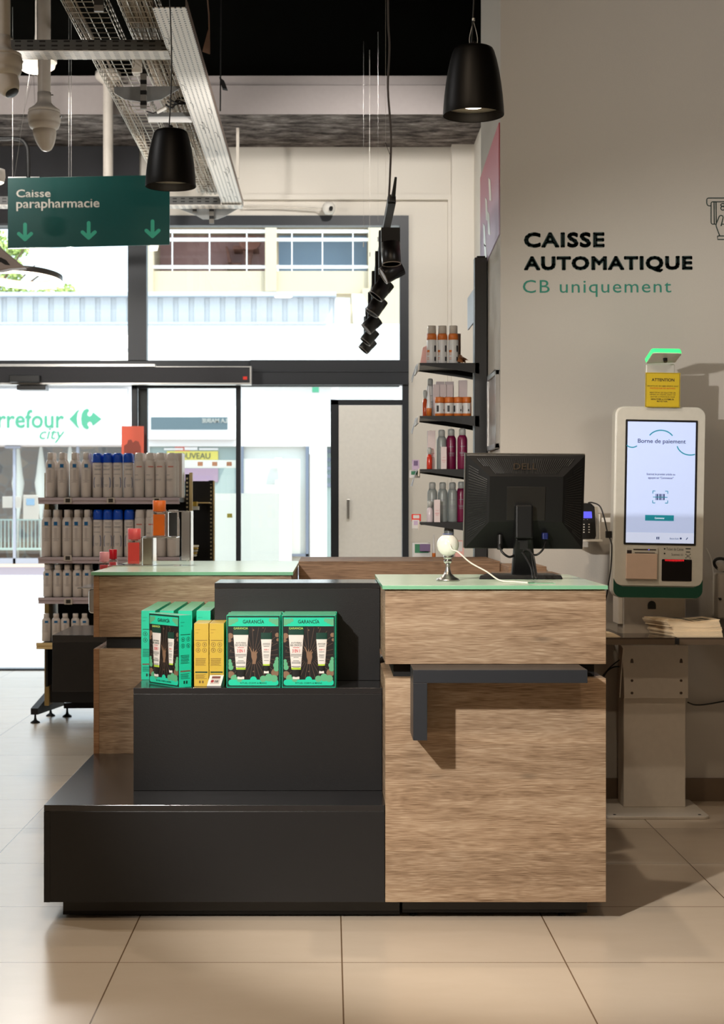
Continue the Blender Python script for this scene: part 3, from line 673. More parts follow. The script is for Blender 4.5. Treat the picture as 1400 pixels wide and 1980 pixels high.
def side_art(root, x, d, h, ink, band, k=1.0):
    """printed narrow face on the +x side: lines, four round seals, dark band"""
    mb = MB(); c = Vector((x, 0, 0)); e = .0006
    def q(y0, y1, z0, z1, mi=0): mb.box(x, x+e, y0, y1, z0, z1, mi)
    m = d*.40
    q(-m, -m*.2, h*.90, h*.903); q(-m, -m*.5, h*.85, h*.853)
    q(-m, m, h*.727, h*.735)
    rr = d*.155
    for cy in (-d*.22, d*.22):
        for cz in (h*.665, h*.575):
            n = 16; vs = [(x+e, cy+r*math.cos(2*math.pi*i/n), cz+r*math.sin(2*math.pi*i/n)) for r in (rr, rr*.82) for i in range(n)]
            mb.add(vs, [(i, (i+1) % n, n+(i+1) % n, n+i) for i in range(n)])
            q(cy-rr*.2, cy+rr*.2, cz-rr*.4, cz+rr*.4)
    rr_ = random.Random(5)
    for i in range(7): q(-m, m*(1 if i < 5 else .8)-rr_.random()*.006, h*(.44-.018*i), h*(.446-.018*i))
    q(-d*.42, d*.42, h*.215, h*.235, 1)
    for i in range(5): q(-m, m-rr_.random()*.01, h*(.185-.016*i), h*(.19-.016*i))
    q(-m*.4, -m*.1, h*.05, h*.09); q(m*.1, m*.4, h*.05, h*.09)
    obj('side_print', mb, [ink, band], root, local=True)
def gift_box(label):
    t = thing('gift_box', label, 'box', group='green gift boxes on the display step', local=True)
    mb = MB(); mb.box(-BW/2, BW/2, -BD/2, BD/2, 0, BH, 0, 1)
    obj('carton', mb, ['gb', 'gbt'], t, .0008, local=True)
    f = -BD/2; W = BW/2
    A = MB()
    # dark green border, brown field, green bands, clouds, rays, stars
    A.prism([(-W+.0015, .002), (W-.0015, .002), (W-.0015, BH-.0015), (-W+.0015, BH-.0015)], f-.0004, f, 0)
    A.prism([(-W+.006, .012), (W-.006, .012), (W-.006, BH-.03), (-W+.006, BH-.03)], f-.0007, f-.0004, 1)
    A.prism(rrect(-W+.006, W-.006, BH-.034, BH-.007, .0015), f-.0011, f-.0007, 2)
    A.prism(rrect(-W+.006, W-.006, .0065, .0245, .008), f-.0013, f-.0007, 2)
    A.prism(disc(0, .024, .0105), f-.0012, f-.0007, 2)
    for i in range(28):                                    # rays from the centre motif
        a = 2*math.pi*i/28+.05; r0, r1 = .022, .095
        c = (.001, .098); dx, dz = math.cos(a), math.sin(a)
        r1 = min(r1, (W-.009)/max(abs(dx), 1e-3), (.068 if dz < 0 else .088)/max(abs(dz), 1e-3))
        p = .00035
        A.prism([(c[0]+dx*r0-dz*p, c[1]+dz*r0+dx*p), (c[0]+dx*r1-dz*p, c[1]+dz*r1+dx*p), (c[0]+dx*r1+dz*p, c[1]+dz*r1-dx*p), (c[0]+dx*r0+dz*p, c[1]+dz*r0-dx*p)], f-.0009, f-.0007, 3)
    for cx_, cz_, r in [(0, .178, .004), (.03, .185, .003), (-.07, .145, .004), (.058, .138, .003), (.052, .078, .0035), (0, .05, .0035), (-.062, .066, .0025), (-.07, .115, .0025)]:
        A.prism([(cx_-r, cz_), (cx_, cz_-r*.25), (cx_+r, cz_), (cx_, cz_+r*.25)], f-.0012, f-.0009, 4); A.prism([(cx_, cz_-r), (cx_+r*.25, cz_), (cx_, cz_+r), (cx_-r*.25, cz_)], f-.0012, f-.0009, 4)
    # scalloped clouds in the corners
    for i, (cx_, cz_, r, m_) in enumerate([(-.072, .16, .009, 4), (-.075, .146, .006, 4), (.074, .163, .007, 4), (.076, .148, .005, 4),
                               (-.070, .040, .011, 4), (.067, .046, .012, 4), (-.058, .028, .012, 5), (-.043, .026, .009, 5), (.03, .027, .010, 5), (.048, .031, .012, 5), (.064, .028, .011, 5),
                               (-.073, .083, .005, 5), (-.072, .073, .007, 5), (-.070, .062, .008, 5), (.073, .09, .005, 5), (.072, .08, .007, 5), (.070, .069, .009, 5), (.071, .058, .008, 5)]):
        e_ = .00035+.00004*i; x_a, x_b = -W+.006, W-.006
        pts = [(min(max(x, x_a), x_b), max(z, .012)) for x, z in disc(cx_, cz_, r, 20)]
        A.prism(pts, f-.0007-e_, f-.0007, m_)
    for sx in (-1, 1):                                     # curls on the top band
        for i, (dx, r) in enumerate(((.074, .011), (.062, .008), (.053, .006))):
            pts = [(min(max(x, -W+.006), W-.006), min(z, BH-.008)) for x, z in disc(sx*dx, BH-.021+.003*i, r, 18)]
            A.prism(pts, f-.00125-.0001*(i+(sx > 0)*.3), f-.0011, 5)
    # pointing hand motif
    A.prism([(-.004, .073), (.006, .073), (.008, .082), (.011, .094), (.010, .104), (.013, .110), (.0115, .112), (.0065, .108), (.010, .116), (.0085, .118), (.002, .109), (.001, .120), (-.001, .120), (-.002, .109), (-.0115, .127), (-.0135, .126), (-.007, .108), (-.0065, .095), (-.003, .084)], f-.0012, f-.0009, 4)
    obj('front_print', A, ['gbd', 'dkb', 'gb', 'goldl', 'gold', 'cloud'], t, local=True)
    text('lettering', 'GARANCÍA', -.033, .033, .1985, .2125, f-.0012, 'gbd', t, .014, .0005)
    text('lettering', 'RITUEL CORPS & MAINS', -.041, .041, .0115, .0165, f-.0013, 'gbd', t, .004, .0005)
    def tube_(cx_, zt, zb, wt, wb, big):
        T = MB(); n = 10
        hh = zt-zb; zc = zt-hh*.17; zk = zb+hh*.155
        def sec(z, wv, th):
            return [(cx_+wv/2*math.cos(a), f-.0012-th*max(math.sin(a), 0)-.0003, z) for a in [math.pi*k/n for k in range(n+1)]]
        lv = [(zt, wt, .0006, 0), (zc, wt, .001, 0), (zc, wt*.97, .001, 1), (zk+hh*.035, wb*1.04, .0018, 1), (zk+hh*.035, wb*1.04, .0018, 2), (zk-hh*.005, wb, .0019, 2), (zk-hh*.005, wb*.97, .0018, 3), (zb+hh*.005, wb*.97, .0018, 3)]
        for i in range(0, len(lv), 2):
            a = sec(*lv[i][:3]); b = sec(*lv[i+1][:3]); o_ = len(T.v)
            T.add(a+b, [(k, k+1, n+2+k, n+1+k) for k in range(n)], True, lv[i][3])
        r = obj('tube', T, ['gbd', 'tube', 'lime', 'blackp'], t, local=True)
        cb = MB(); cb.box(cx_-wb*.36, cx_+wb*.36, f-.0032, f-.0014, zb-.006, zb+hh*.012); obj('tube_cap', cb, 'tube', r, 0, local=True)
        yy = f-.0034
        def tt(body, z0, z1, hw, m_, b=.0):
            text('tube_lettering', body, cx_-hw, cx_+hw, z0, z1, yy, m_, t, b, .0003)
        if big:
            tt('ANTI-PEAU', .1365, .141, .016, 'ink'); tt('DE CROCO', .1285, .1345, .0175, 'ink'); tt('3 EN 1', .109, .119, .0115, 'redink', .02)
            tt('GARANCIA', .1805, .187, .022, 'limeink', .01)
            L = MB()
            for z_, hw in ((.103, .0165), (.0985, .0165), (.094, .008), (.083, .009), (.079, .014), (.0755, .014), (.066, .014), (.0625, .011)): L.box(cx_-hw, cx_+hw, yy-.0003, yy, z_-.0006, z_+.0006)
            L.box(cx_-.010, cx_+.010, yy-.0003, yy, .1238, .1252, 1)
            obj('tube_print', L, ['ink', 'redink'], t, local=True)
        else:
            tt('3 EN 1', .1155, .120, .0075, 'redink', .01)
            L = MB()
            for z_, hw in ((.137, .0115), (.133, .0115), (.128, .009), (.111, .008), (.102, .0085), (.098, .0085), (.093, .007), (.084, .0075)): L.box(cx_-hw, cx_+hw, yy-.0003, yy, z_-.0005, z_+.0005)
            obj('tube_print', L, ['ink', 'redink'], t, local=True)
    tube_(-.039, .190, .032, .048, .029, True)
    tube_(.040, .170, .050, .034, .021, False)
    side_art(t, BW/2, BD, BH, 'gbd', 'goldl')
    return t
SZ = .6632
gbx = gift_box('front green gift box with two cream tubes, left stack on the middle step')
YG = 4.969+BD/2
xa, xb = X(490, 4.966), X(597.5, 4.966)
gbx.location = (xa, YG, SZ)
for k in range(4):
    for xx, nm in ((xa, 'left'), (xb, 'right')):
        if k == 0 and nm == 'left': continue
        lab = ('front green gift box with two cream tubes, right stack next to the till' if k == 0 else '%s green gift box behind the front one of the %s upright stack' % (ORD[k-1], nm))
        dup(gbx, (xx+(.0012*k if k % 2 else -.001), YG+k*.0495, SZ), 0, lab)
c = Vector((-.4656, 4.96, 0)); f_ = Vector((-.65, .76, 0)).normalized(); s_ = Vector((.76, .65, 0)).normalized()
ctr = c+f_*BW/2+s_*BD/2
dup(gbx, (ctr.x, ctr.y, SZ), math.atan2(-f_.y, -f_.x), 'green gift box turned to the right, standing alone at the left front')
for r in range(3):
    for k in range(4):
        x0 = -.611+.0597*k+BD/2
        dup(gbx, (x0, 5.192+BW/2+r*.1685, SZ), -math.pi/2, '%s of four green cartons from the left with narrow side outward, %s row' % (ORD[k].capitalize(), ('front', 'middle', 'rear')[r]))
YBW, YBD, YBH = .155, .0455, .196
def yellow_box(label):
    t = thing('yellow_box', label, 'box', group='yellow cartons on the display step', local=True)
    obj('carton', MB().box(-YBW/2, YBW/2, -YBD/2, YBD/2, 0, YBH), 'yel', t, .0008, local=True)
    side_art(t, YBW/2, YBD, YBH, 'yeld', 'gbd'); return t
yb1 = yellow_box('yellow carton beside the turned green gift box'); yb1.location = (-.424+YBD/2, 5.003+YBW/2, SZ); yb1.rotation_euler = (0, 0, -math.pi/2)
dup(yb1, (-.3765+YBD/2, 5.003+YBW/2, SZ), -math.pi/2, 'yellow carton right behind the small price tag')
# price tag
pt = thing('price_tag', 'small clear wedge price tag in front of the yellow cartons', 'price tag', (X(415, 4.975), 4.975, .6632))
x0, x1 = X(400, 4.965), X(431, 4.965)
mb = MB(); yf, yk = 4.962, 4.992; zt = SZ+.036
vs = [(x0, yf, SZ), (x1-.006, yf, SZ), (x1-.006, yf, SZ+.006), (x0, yf, SZ+.006), (x0+.008, yk, SZ), (x1+.002, yk, SZ), (x1+.001, yk, zt), (x0+.008, yk, zt)]
mb.add(vs, [(0, 1, 2, 3), (5, 4, 7, 6), (0, 4, 5, 1), (1, 5, 6, 2), (4, 0, 3, 7)]); mb.add(vs, [(3, 2, 6, 7)], False, 1)
M['acryl'] = mat('clear_acrylic', S(120, 118, 120), .15)
obj('holder', mb, ['acryl', 'tube'], pt)
a, b, c_, d = [Vector(vs[i]) for i in (3, 2, 6, 7)]; nn = (b-a).cross(d-a).normalized()
def pq_(u, v, h=.0004): return tuple(a+(b-a)*u*(1-v)+(c_-d)*u*v+(d-a)*v+nn*h)
mb = MB()
def patch(u0, u1, v0, v1, mi, h=.0004): mb.add([pq_(u0, v0, h), pq_(u1, v0, h), pq_(u1, v1, h), pq_(u0, v1, h)], [(0, 1, 2, 3)], False, mi)
patch(.18, .82, .15, .9, 0); patch(.2, .8, .68, .88, 1, .0006)
vs2 = [pq_(.3+.11*math.cos(k*.524), .42+.13*math.sin(k*.524), .0006) for k in range(12)]; mb.add(vs2, [list(range(12))], False, 2)
for u in (.48, .58, .66): patch(u, u+.06, .3, .5, 3, .0006)
obj('label', mb, [mat('tag_grey', S(196, 184, 178), .6), mat('tag_brown', S(120, 70, 64), .6), mat('tag_red', S(150, 34, 40), .6), 'ink'], pt)
# ================================================================== THINGS ON THE COUNTERS
GT = .9922
M['monb'] = mat('monitor_black', S(14, 14, 14), .45, spec=.3)
M['monr'] = mat('monitor_rib', S(24, 24, 23), .3, spec=.6)
M['blue'] = mat('blue_plug', S(8, 24, 84), .4)
mo = thing('computer_monitor', 'black flat computer monitor seen from behind with ribbed back on the oak till', 'monitor', (.63, 5.27, GT))
mw, mh = .386, .308; tilt = math.radians(8); C0 = Vector((.632, 5.215, Z(970, 5.215)))
def mt(mbx, roll=.006):
    R = Matrix.Rotation(roll, 4, 'Y') @ Matrix.Rotation(-tilt*-1, 4, 'X')
    mbx.v = [tuple(C0+(R @ Vector(v))) for v in mbx.v]; return mbx
mb = MB()
o0 = [(-mw/2, 0, -mh/2), (mw/2, 0, -mh/2), (mw/2, 0, mh/2), (-mw/2, 0, mh/2)]
a0 = [(x, -.006, z) for x, y, z in o0]
i0 = [(x*.985, -.010, z*.98) for x, y, z in o0]
w2, h2 = .118, .060
i1 = [(-w2, -.046, -.060), (w2, -.046, -.060), (w2, -.046, .088), (-w2, -.046, .088)]
mb.hull([(x, .018, z) for x, y, z in o0], a0)
for A_, B_ in ((a0, i0), (i0, i1)): mb.add(A_+B_, [(k, (k+1) % 4, 4+(k+1) % 4, 4+k) for k in range(4)])
mb.add(i1, [(0, 1, 2, 3)])
shell = obj('back_shell', mt(mb), 'monb', mo, .002)
mb = MB(); mb.box(-mw/2-.0012, mw/2+.0012, .006, .0175, mh/2-.001, mh/2+.0025); mb.box(-mw/2-.003, -mw/2, .004, .0175, -mh/2, mh/2+.002); mb.box(mw/2, mw/2+.002, .006, .0175, -mh/2, mh/2)
obj('silver_rim', mt(mb), mat('dark_silver', S(128, 122, 112), .3, .8), mo)
mb = MB(); mb.box(-mw/2+.02, mw/2-.02, .0182, .0187, -mh/2+.02, mh/2-.018)
obj('screen', mt(mb), 'blackp', mo)
# ribs : side faces (horizontal) and top face (vertical)
def onside(u, v, sx):    # u 0 outer..1 inner, v along z
    A_ = Vector((sx*mw/2*.985, -.010, v)); B_ = Vector((sx*w2, -.046, max(min(v*.62+.008, .088), -.060))); return A_.lerp(B_, u)
for sx in (-1, 1):
    mb = MB()
    for k in range(27):
        v = -.126+.25*k/26
        p, q = onside(.10, v, sx), onside(.88 if abs(v) < .11 else .5, v, sx); n = Vector((sx*.5, -1, 0)).normalized()
        mb.cyl(p+n*.0008, q+n*.0008, .0016, seg=6)
    obj('side_ribs', mt(mb), 'monr', mo)
mb = MB()
for k in range(44):
    u = -.165+.33*k/43
    A_ = Vector((u, -.010, mh/2*.98)); B_ = Vector((u*.64, -.046, .088)); p = A_.lerp(B_, .14); q = A_.lerp(B_, .86)
    lim = .75 if abs(u) > .14 else 1
    q = A_.lerp(B_, .86 if abs(u) < .145 else .5)
    mb.cyl(p+Vector((0, -.0005, 0)), q+Vector((0, -.0005, 0)), .0016, seg=6)
obj('top_ribs', mt(mb), 'monr', mo)
lg = text('logo', 'DELL', -.042, .034, .110, .130, -.0385, mat('logo_silver', S(120, 108, 98), .25, .9), None, .0, .003)
lm = MB(); lm.v = [tuple(v.co) for v in lg.data.vertices]; lm.f = [list(p.vertices) for p in lg.data.polygons]; lm.sm = [False]*len(lm.f); lm.mi = [0]*len(lm.f)
bpy.data.objects.remove(lg); obj('logo', mt(lm), mat('logo_silver2', S(120, 108, 96), .25, .9), mo)
mb = MB(); mb.box(-.062, .062, -.0485, -.046, -.055, .055); obj('mount_plate', mt(mb), 'monr', mo, .001)
mb = MB()
mb.hull([(X(990, 5.2), 5.24, GT+.004), (X(1036, 5.2), 5.24, GT+.004), (X(1036, 5.2), 5.20, GT+.004), (X(990, 5.2), 5.20, GT+.004)], [(X(997, 5.15), 5.20, Z(1040, 5.15)), (X(1031, 5.15), 5.20, Z(1040, 5.15)), (X(1031, 5.15), 5.155, Z(1040, 5.15)), (X(997, 5.15), 5.155, Z(1040, 5.15))])
mb.box(X(997, 5.14), X(1031, 5.14), 5.14, 5.185, Z(1042, 5.14), Z(976, 5.14))
obj('neck', mb, 'monb', mo, .006)
mb = MB(); pts = [(X(925, 5.12), 5.11), (X(1088, 5.12), 5.11), (X(1075, 5.25), 5.30), (X(943, 5.25), 5.30)]
mb.hull([(x, y, GT) for x, y in pts], [(x*.0+pts_c+(x-pts_c)*.96, 5.2+(y-5.2)*.94, GT+.013) for (x, y) in pts for pts_c in [(X(1006, 5.2))]])
obj('base', mb, 'monb', mo, .003)
mb = MB(); mb.box(X(1003, 5.13), X(1012, 5.13), 5.1355, 5.141, Z(1048, 5.13), Z(1046, 5.13)); mb.box(X(1006, 5.13), X(1021, 5.13), 5.137, 5.141, Z(1062, 5.13), Z(1046, 5.13)); obj('cable_slot', mb, 'blackp', mo)
yb = 5.17
mb = MB(); mb.cyl(P(967, 1035, 5.2), P(967, 1062, 5.19), .010); mb.tube([P(967, 1050, 5.19), P(970, 1066, 5.17), P(985, 1077, 5.17), P(1000, 1070, 5.19)], .0038, smooth=6)
obj('power_plug', mb, 'cableb', mo)
mb = MB(); mb.box(*sorted((X(1048, 5.19), X(1059, 5.19))), 5.175, 5.2, *sorted((Z(1043, 5.19), Z(1030, 5.19)))); obj('video_plug', mb, 'blue', mo, .003)
mb = MB(); mb.tube([P(1056, 1044, 5.19), P(1050, 1062, 5.17), P(1037, 1073, 5.17), P(1024, 1069, 5.19)], .0033, smooth=6); obj('video_cable', mb, 'cableb', mo)
mb = MB()
mb.tube([P(1010, 1070, 5.12), P(1018, 1063, 5.10), P(1030, 1072, 5.06), P(1035, 1095, 5.0), P(1038, 1119, 4.88)], .003, smooth=6)
mb.tube([P(1010, 1068, 5.12), P(1016, 1077, 5.08), P(1027, 1098, 5.0), P(1031, 1119, 4.87)], .003, smooth=6)
mb.tube([P(1012, 1064, 5.12), P(1026, 1064, 5.08), P(1030, 1090, 5.0), P(1036, 1119, 4.88)], .0022, smooth=6)
obj('hanging_cables', mb, 'cableb', mo)
# ball scanner
sc = thing('barcode_scanner', 'white ball-shaped scanner on a silver trumpet foot beside the monitor', 'scanner', (X(866, 5.0), 5.0, GT))
cx = X(866, 5.0); cz = Z(1047, 5.0)
mb = MB(); mb.lathe([(.0001, .0), (.036, 0), (.0365, .004), (.034, .0075), (.022, .013), (.012, .022), (.0078, .035), (.0065, .05), (.0075, .0535), (.0001, .0545)], (cx, 5.0, GT), 32); obj('foot', mb, 'steel', sc)
mb = MB(); mb.lathe([(.0001, .0535), (.009, .0545), (.0125, .060), (.0125, .064), (.009, .067), (.0135, .071), (.0135, .078), (.008, .0795), (.0001, .08)], (cx, 5.0, GT), 24); obj('neck', mb, 'chrome', sc)
r = .0345; mb = MB(); mb.lathe([(r*math.sin(a), -r*math.cos(a)) for a in [math.pi*k/20 for k in range(19)]]+[(.0001, r*.955)], (cx, 5.0, GT+.08+r*.93), 32)
obj('ball', mb, mat('glossy_white', S(232, 232, 222), .12, coat=.6), sc)
mb = MB(); mb.lathe([(.0001, .0), (.0168, 0), (.0168, .0022), (.0001, .0025)], (cx, 5.0, GT+.08+r*1.885), 24); obj('lens', mb, mat('blue_grey_lens', S(96, 108, 150), .2), sc)
mb = MB(); zc = GT+.08+r*.9
mb.tube([(cx+.004, 4.966, zc+.004), (cx+.010, 4.958, zc-.013), (X(885, 4.95), 4.94, Z(1067, 4.95)), (X(910, 4.93), 4.93, Z(1088, 4.93)), (X(940, 4.93), 4.92, Z(1105, 4.92)), (X(965, 4.93), 4.91, GT+.006), (X(995, 4.9), 4.87, GT+.003), (X(1020, 4.85), 4.84, GT+.002)], .0024, smooth=7)
obj('cable', mb, 'cablew', sc)

# ---- chrome riser with perfume bottles on the side counter
rs_ = thing('chrome_riser', 'folded chrome display riser holding perfume bottles on the side counter', 'display stand', (X(300, 6.4), 6.4, GT))
yr, yq = 6.28, 6.42
def rb(a, b, t, d, y0=yr, y1=yq): return (X(a, y0), X(b, y0), y0, y1, Z(d, y0), Z(t, y0))
zb_ = GT+.0005
mb = MB(); mb.box(X(212, yr), X(296, yr), yr-.02, yq+.02, zb_, zb_+.003)
mb.box(X(273, yr), X(275, yr), yr, yq, zb_, Z(1038, yr)); mb.box(X(273, yr), X(341, yr), yr, yq, Z(1040, yr), Z(1038.3, yr))
mb.box(X(293, yr), X(295, yr), yr+.02, yq, zb_, Z(1040, yr))
mb.box(X(322, yr), X(324, yr), yr+.02, yq, Z(1038, yr), Z(990, yr)); mb.box(X(322, yr), X(368, yr), yr+.02, yq, Z(990, yr), Z(988, yr)); mb.box(X(350, yr), X(368, yr), yr+.02, yr+.024, Z(1084, yr), Z(990, yr)); mb.box(X(366, yr), X(368, yr), yr+.02, yq, zb_, Z(990, yr))
mb.box(X(336, yr), X(351, yr), yr-.02, yr+.04, zb_, zb_+.003)
obj('folded_plate', mb, 'chrome', rs_, .0006)
mb = MB(); mb.box(X(275.5, yr), X(293, yr), yr+.01, yr+.014, zb_, Z(1040.5, yr)); obj('mirror_panel', mb, mat('warm_mirror', S(176, 168, 152), .2, 1), rs_)
mb = MB(); mb.box(X(325, yr), X(341, yr), yr+.03, yr+.034, Z(1037, yr), Z(991, yr)); obj('dark_hollow', mb, 'blackp', rs_)  # black sheet added for the shade in the hollow of the arch
def perfume(name, label, x, y, z, w_, hb, hc, liq, cap, printed=False, fill=.92):
    t = thing(name, label, 'bottle', (x, y, z), 0, 'perfume bottles on the side counter')
    m_ = MB(); m_.box(x-w_/2, x+w_/2, y-w_/2, y+w_/2, z, z+hb); obj('glass_body', m_, M['pglass'], t, .003)
    m_ = MB(); m_.box(x-w_*.41, x+w_*.41, y-w_*.41, y+w_*.41, z+.005, z+hb*fill); obj('liquid', m_, liq, t, .002)
    m_ = MB(); m_.lathe([(w_*.30, hb+.0002), (w_*.3, hb+.004)], (x, y, z), 16); obj('collar', m_, 'chrome', t)
    m_ = MB(); m_.lathe([(.0001, hb+.004), (w_*.46, hb+.004), (w_*.47, hb+.006), (w_*.47, hb+hc-.001), (w_*.44, hb+hc), (.0001, hb+hc)], (x, y, z), 28); obj('cap', m_, cap, t)
    m_ = MB(); m_.tube([(x+.002, y, z+hb*.98), (x-.001, y, z+hb*.4), (x-w_*.3, y, z+.008)], .0012, 6, smooth=5); obj('dip_tube', m_, 'white', t)
    if printed:
        m_ = MB()
        for k in range(3): m_.box(x-w_*.36, x+w_*.36, y-w_/2-.0006, y-w_/2-.0002, z+hb*.86-k*.006, z+hb*.9-k*.006)
        obj('label_print', m_, 'redink', t)
M['pglass'] = glass_mat('bottle_glass', (.96, .9, .86, 1), .10, .02)
M['liqo'] = mat('orange_liquid', S(244, 122, 14), .08, spec=.6); M['liqp'] = mat('coral_liquid', S(246, 84, 84), .08, spec=.6); M['liqr'] = mat('pink_liquid', S(240, 150, 160), .1)
M['capo'] = mat('orange_cap', S(226, 112, 44), .3); M['capp'] = mat('coral_cap', S(226, 92, 96), .3); M['capk'] = mat('pale_pink_cap', S(222, 150, 160), .35); M['capr'] = mat('red_cap', S(184, 18, 36), .3)
perfume('perfume_bottle', 'orange perfume bottle with orange cap on the upper chrome shelf', X(306.5, yr), yr+.03, Z(1038.3, yr), X(321, yr)-X(294, yr), .098*.98, .047, 'liqo', 'capo')
perfume('perfume_bottle', 'coral pink perfume bottle with pink cap on the low chrome tray', X(258.5, yr), yr+.02, zb_+.0032, X(272, yr)-X(245, yr), .098*.98, .047, 'liqp', 'capp')
# tray fixed to the counter side with two bottles
tz = .915
tr_ = thing('side_tray', 'narrow chrome tray fixed to the side of the side counter', 'tray', (-.90, 6.2, tz))
obj('tray', MB().box(-.965, -.8435, 6.12, 6.42, tz-.004, tz), 'chrome', tr_, .001)
perfume('perfume_bottle', 'small bottle with pale pink cap peeping over the glass edge', X(202, 6.2), 6.2, tz+.0005, X(212, 6.2)-X(192, 6.2), .092, .042, 'liqr', 'capk', True)
perfume('perfume_bottle', 'small bottle with dark red cap behind the pale pink one', X(218.5, 6.36), 6.36, tz+.0005, X(227, 6.3)-X(210, 6.3), .098, .042, 'liqr', 'capr', True)

# ================================================================== SELF-CHECKOUT KIOSK
YK = 6.28; RL = math.radians(1.0)
kk = thing('payment_kiosk', 'white self-checkout kiosk with lit portrait screen and green lamp head on a post', 'kiosk', (X(1268, 6.5), 6.5, 0))
kc = Vector((X(1274, YK), 0, Z(970, YK)))
def KR(m_):
    c_, s2 = math.cos(RL), math.sin(RL)
    m_.v = [(kc.x+(a-kc.x)*c_+(d-kc.z)*s2, b, kc.z-(a-kc.x)*s2+(d-kc.z)*c_) for a, b, d in m_.v]; return m_
def kx(a): return X(a, YK)
def kz(b): return Z(b, YK)
M['kbody'] = mat('kiosk_white', S(208, 206, 196), .32, spec=.5)
M['kgreen'] = mat('kiosk_green', S(12, 72, 54), .35)
mb = MB(); mb.prism(rrect(kx(1187), kx(1361.5), kz(1157), kz(786), .035, 8), YK+.004, YK+.075); obj('body', KR(mb), 'kbody', kk, .006)
mb = MB(); mb.prism(rrect(kx(1190), kx(1361), kz(1133), kz(789), .03, 8), YK-.002, YK+.004); obj('front_panel', KR(mb), 'kbody', kk, .0015)
bot = rrect(kx(1189), kx(1361), kz(1156), kz(1100), .032, 8)
poly = [p for p in bot if p[1] < kz(1129)]
poly = [(kx(1361), kz(1121)), (kx(1357), kz(1129)), (kx(1346), kz(1134))]+[(kx(1204), kz(1134)), (kx(1193), kz(1129)), (kx(1189), kz(1121))]+[p for p in bot if p[1] < kz(1128)][0:]
lower = [p for p in rrect(kx(1189), kx(1361), kz(1156), kz(1000), .032, 8) if p[1] < kz(1125)]
lower = sorted(lower, key=lambda p: p[0])
poly = [(kx(1361), kz(1120)), (kx(1356), kz(1130)), (kx(1344), kz(1135)), (kx(1206), kz(1135)), (kx(1194), kz(1130)), (kx(1189), kz(1120))]+lower
mb = MB(); mb.prism(poly, YK-.0035, YK+.01); obj('green_band', KR(mb), 'kgreen', kk)
mb = MB(); mb.prism(rrect(kx(1207), kx(1346.5), kz(1054), kz(812), .004), YK-.004, YK-.002); obj('bezel', KR(mb), 'blackp', kk)
M['scr'] = mat('screen_light', S(184, 200, 238), .3, emit=.60, vary=.02); M['scr2'] = mat('screen_footer_light', S(200, 212, 240), .3, emit=.66, vary=.01)
M['steal'] = mat('screen_teal', S(30, 130, 146), .3, emit=.6); M['snavy'] = mat('screen_navy', S(36, 48, 92), .4, emit=.5); M['swhite'] = mat('screen_white', S(225, 235, 250), .4, emit=.8)
ys = YK-.0045
mb = MB(); mb.box(kx(1211), kx(1342.5), ys, ys+.0005, kz(1050), kz(816)); mb.box(kx(1211), kx(1342.5), ys-.0002, ys, kz(1050), kz(1030), 1); sr = obj('screen', KR(mb), ['scr', 'scr2'], kk)
def ktext(name, body, a, b, t, d, m_, y=ys-.0003, bold=0, par=None):
    q = text(name, body, kx(a), kx(b), kz(d), kz(t), y, m_, None, bold, .0004)
    m2 = MB(); m2.v = [tuple(v.co) for v in q.data.vertices]; m2.f = [list(p.vertices) for p in q.data.polygons]; m2.sm = [False]*len(m2.f); m2.mi = [0]*len(m2.f)
    bpy.data.objects.remove(q); o = obj(name, KR(m2), m_, kk); 
    if par: o.parent = par
    return o
ktext('screen_lettering', 'Borne de paiement', 1231, 1323.5, 849, 859.5, 'snavy', bold=.01, par=sr)
ktext('screen_lettering', 'Scannez le premier article ou', 1249, 1304, 915, 920, 'snavy', bold=.01, par=sr)
ktext('screen_lettering', 'appuyez sur "Commencer"', 1252, 1301, 922, 927, 'snavy', bold=.012, par=sr)
mb = MB(); mb.box(kx(1247.5), kx(1303), ys-.0008, ys-.0002, kz(1007), kz(996)); o = obj('screen_button', KR(mb), 'steal', kk); o.parent = sr
ktext('screen_lettering', 'Commencer', 1266, 1285, 1000, 1003.5, 'swhite', y=ys-.0009, bold=.01, par=sr)
ktext('screen_lettering', 'Besoin d\'aide', 1296, 1313, 1039, 1042.5, 'snavy', par=sr)
mb = MB()
def arc(c, rx, ry, a0, a1, th, n=14):
    pts = []
    for k in range(n+1):
        a = math.radians(a0+(a1-a0)*k/n); pts.append((c[0]+rx*math.cos(a), c[1]-ry*math.sin(a)))
    for p, q in zip(pts, pts[1:]):
        dx, dy = q[0]-p[0], q[1]-p[1]; L = math.hypot(dx, dy); nx, ny = -dy/L*th/2, dx/L*th/2
        mb.prism([(kx(p[0]+nx), kz(p[1]+ny)), (kx(q[0]+nx), kz(q[1]+ny)), (kx(q[0]-nx), kz(q[1]-ny)), (kx(p[0]-nx), kz(p[1]-ny))], ys-.0008, ys-.0002)
arc((1275.5, 856), 27, 24, 35, 145, 2.2); arc((1220, 854), 14, 12, 222, 312, 2.0); arc((1332, 856), 26, 23, 196, 292, 2.2)
for sx, sy in ((-1, -1), (1, -1), (-1, 1), (1, 1)):
    cx_, cy_ = 1276+sx*14.5, 961+sy*11.5
    mb.box(kx(min(cx_, cx_-sx*5)), kx(max(cx_, cx_-sx*5)), ys-.0008, ys-.0002, kz(cy_+.7), kz(cy_-.7)); mb.box(kx(cx_-.7), kx(cx_+.7), ys-.0008, ys-.0002, kz(max(cy_, cy_-sy*5)), kz(min(cy_, cy_-sy*5)))
mb.box(kx(1262), kx(1290), ys-.0012, ys-.0002, kz(961.9), kz(960.6))
o = obj('screen_icon', KR(mb), 'steal', kk); o.parent = sr
mb = MB()
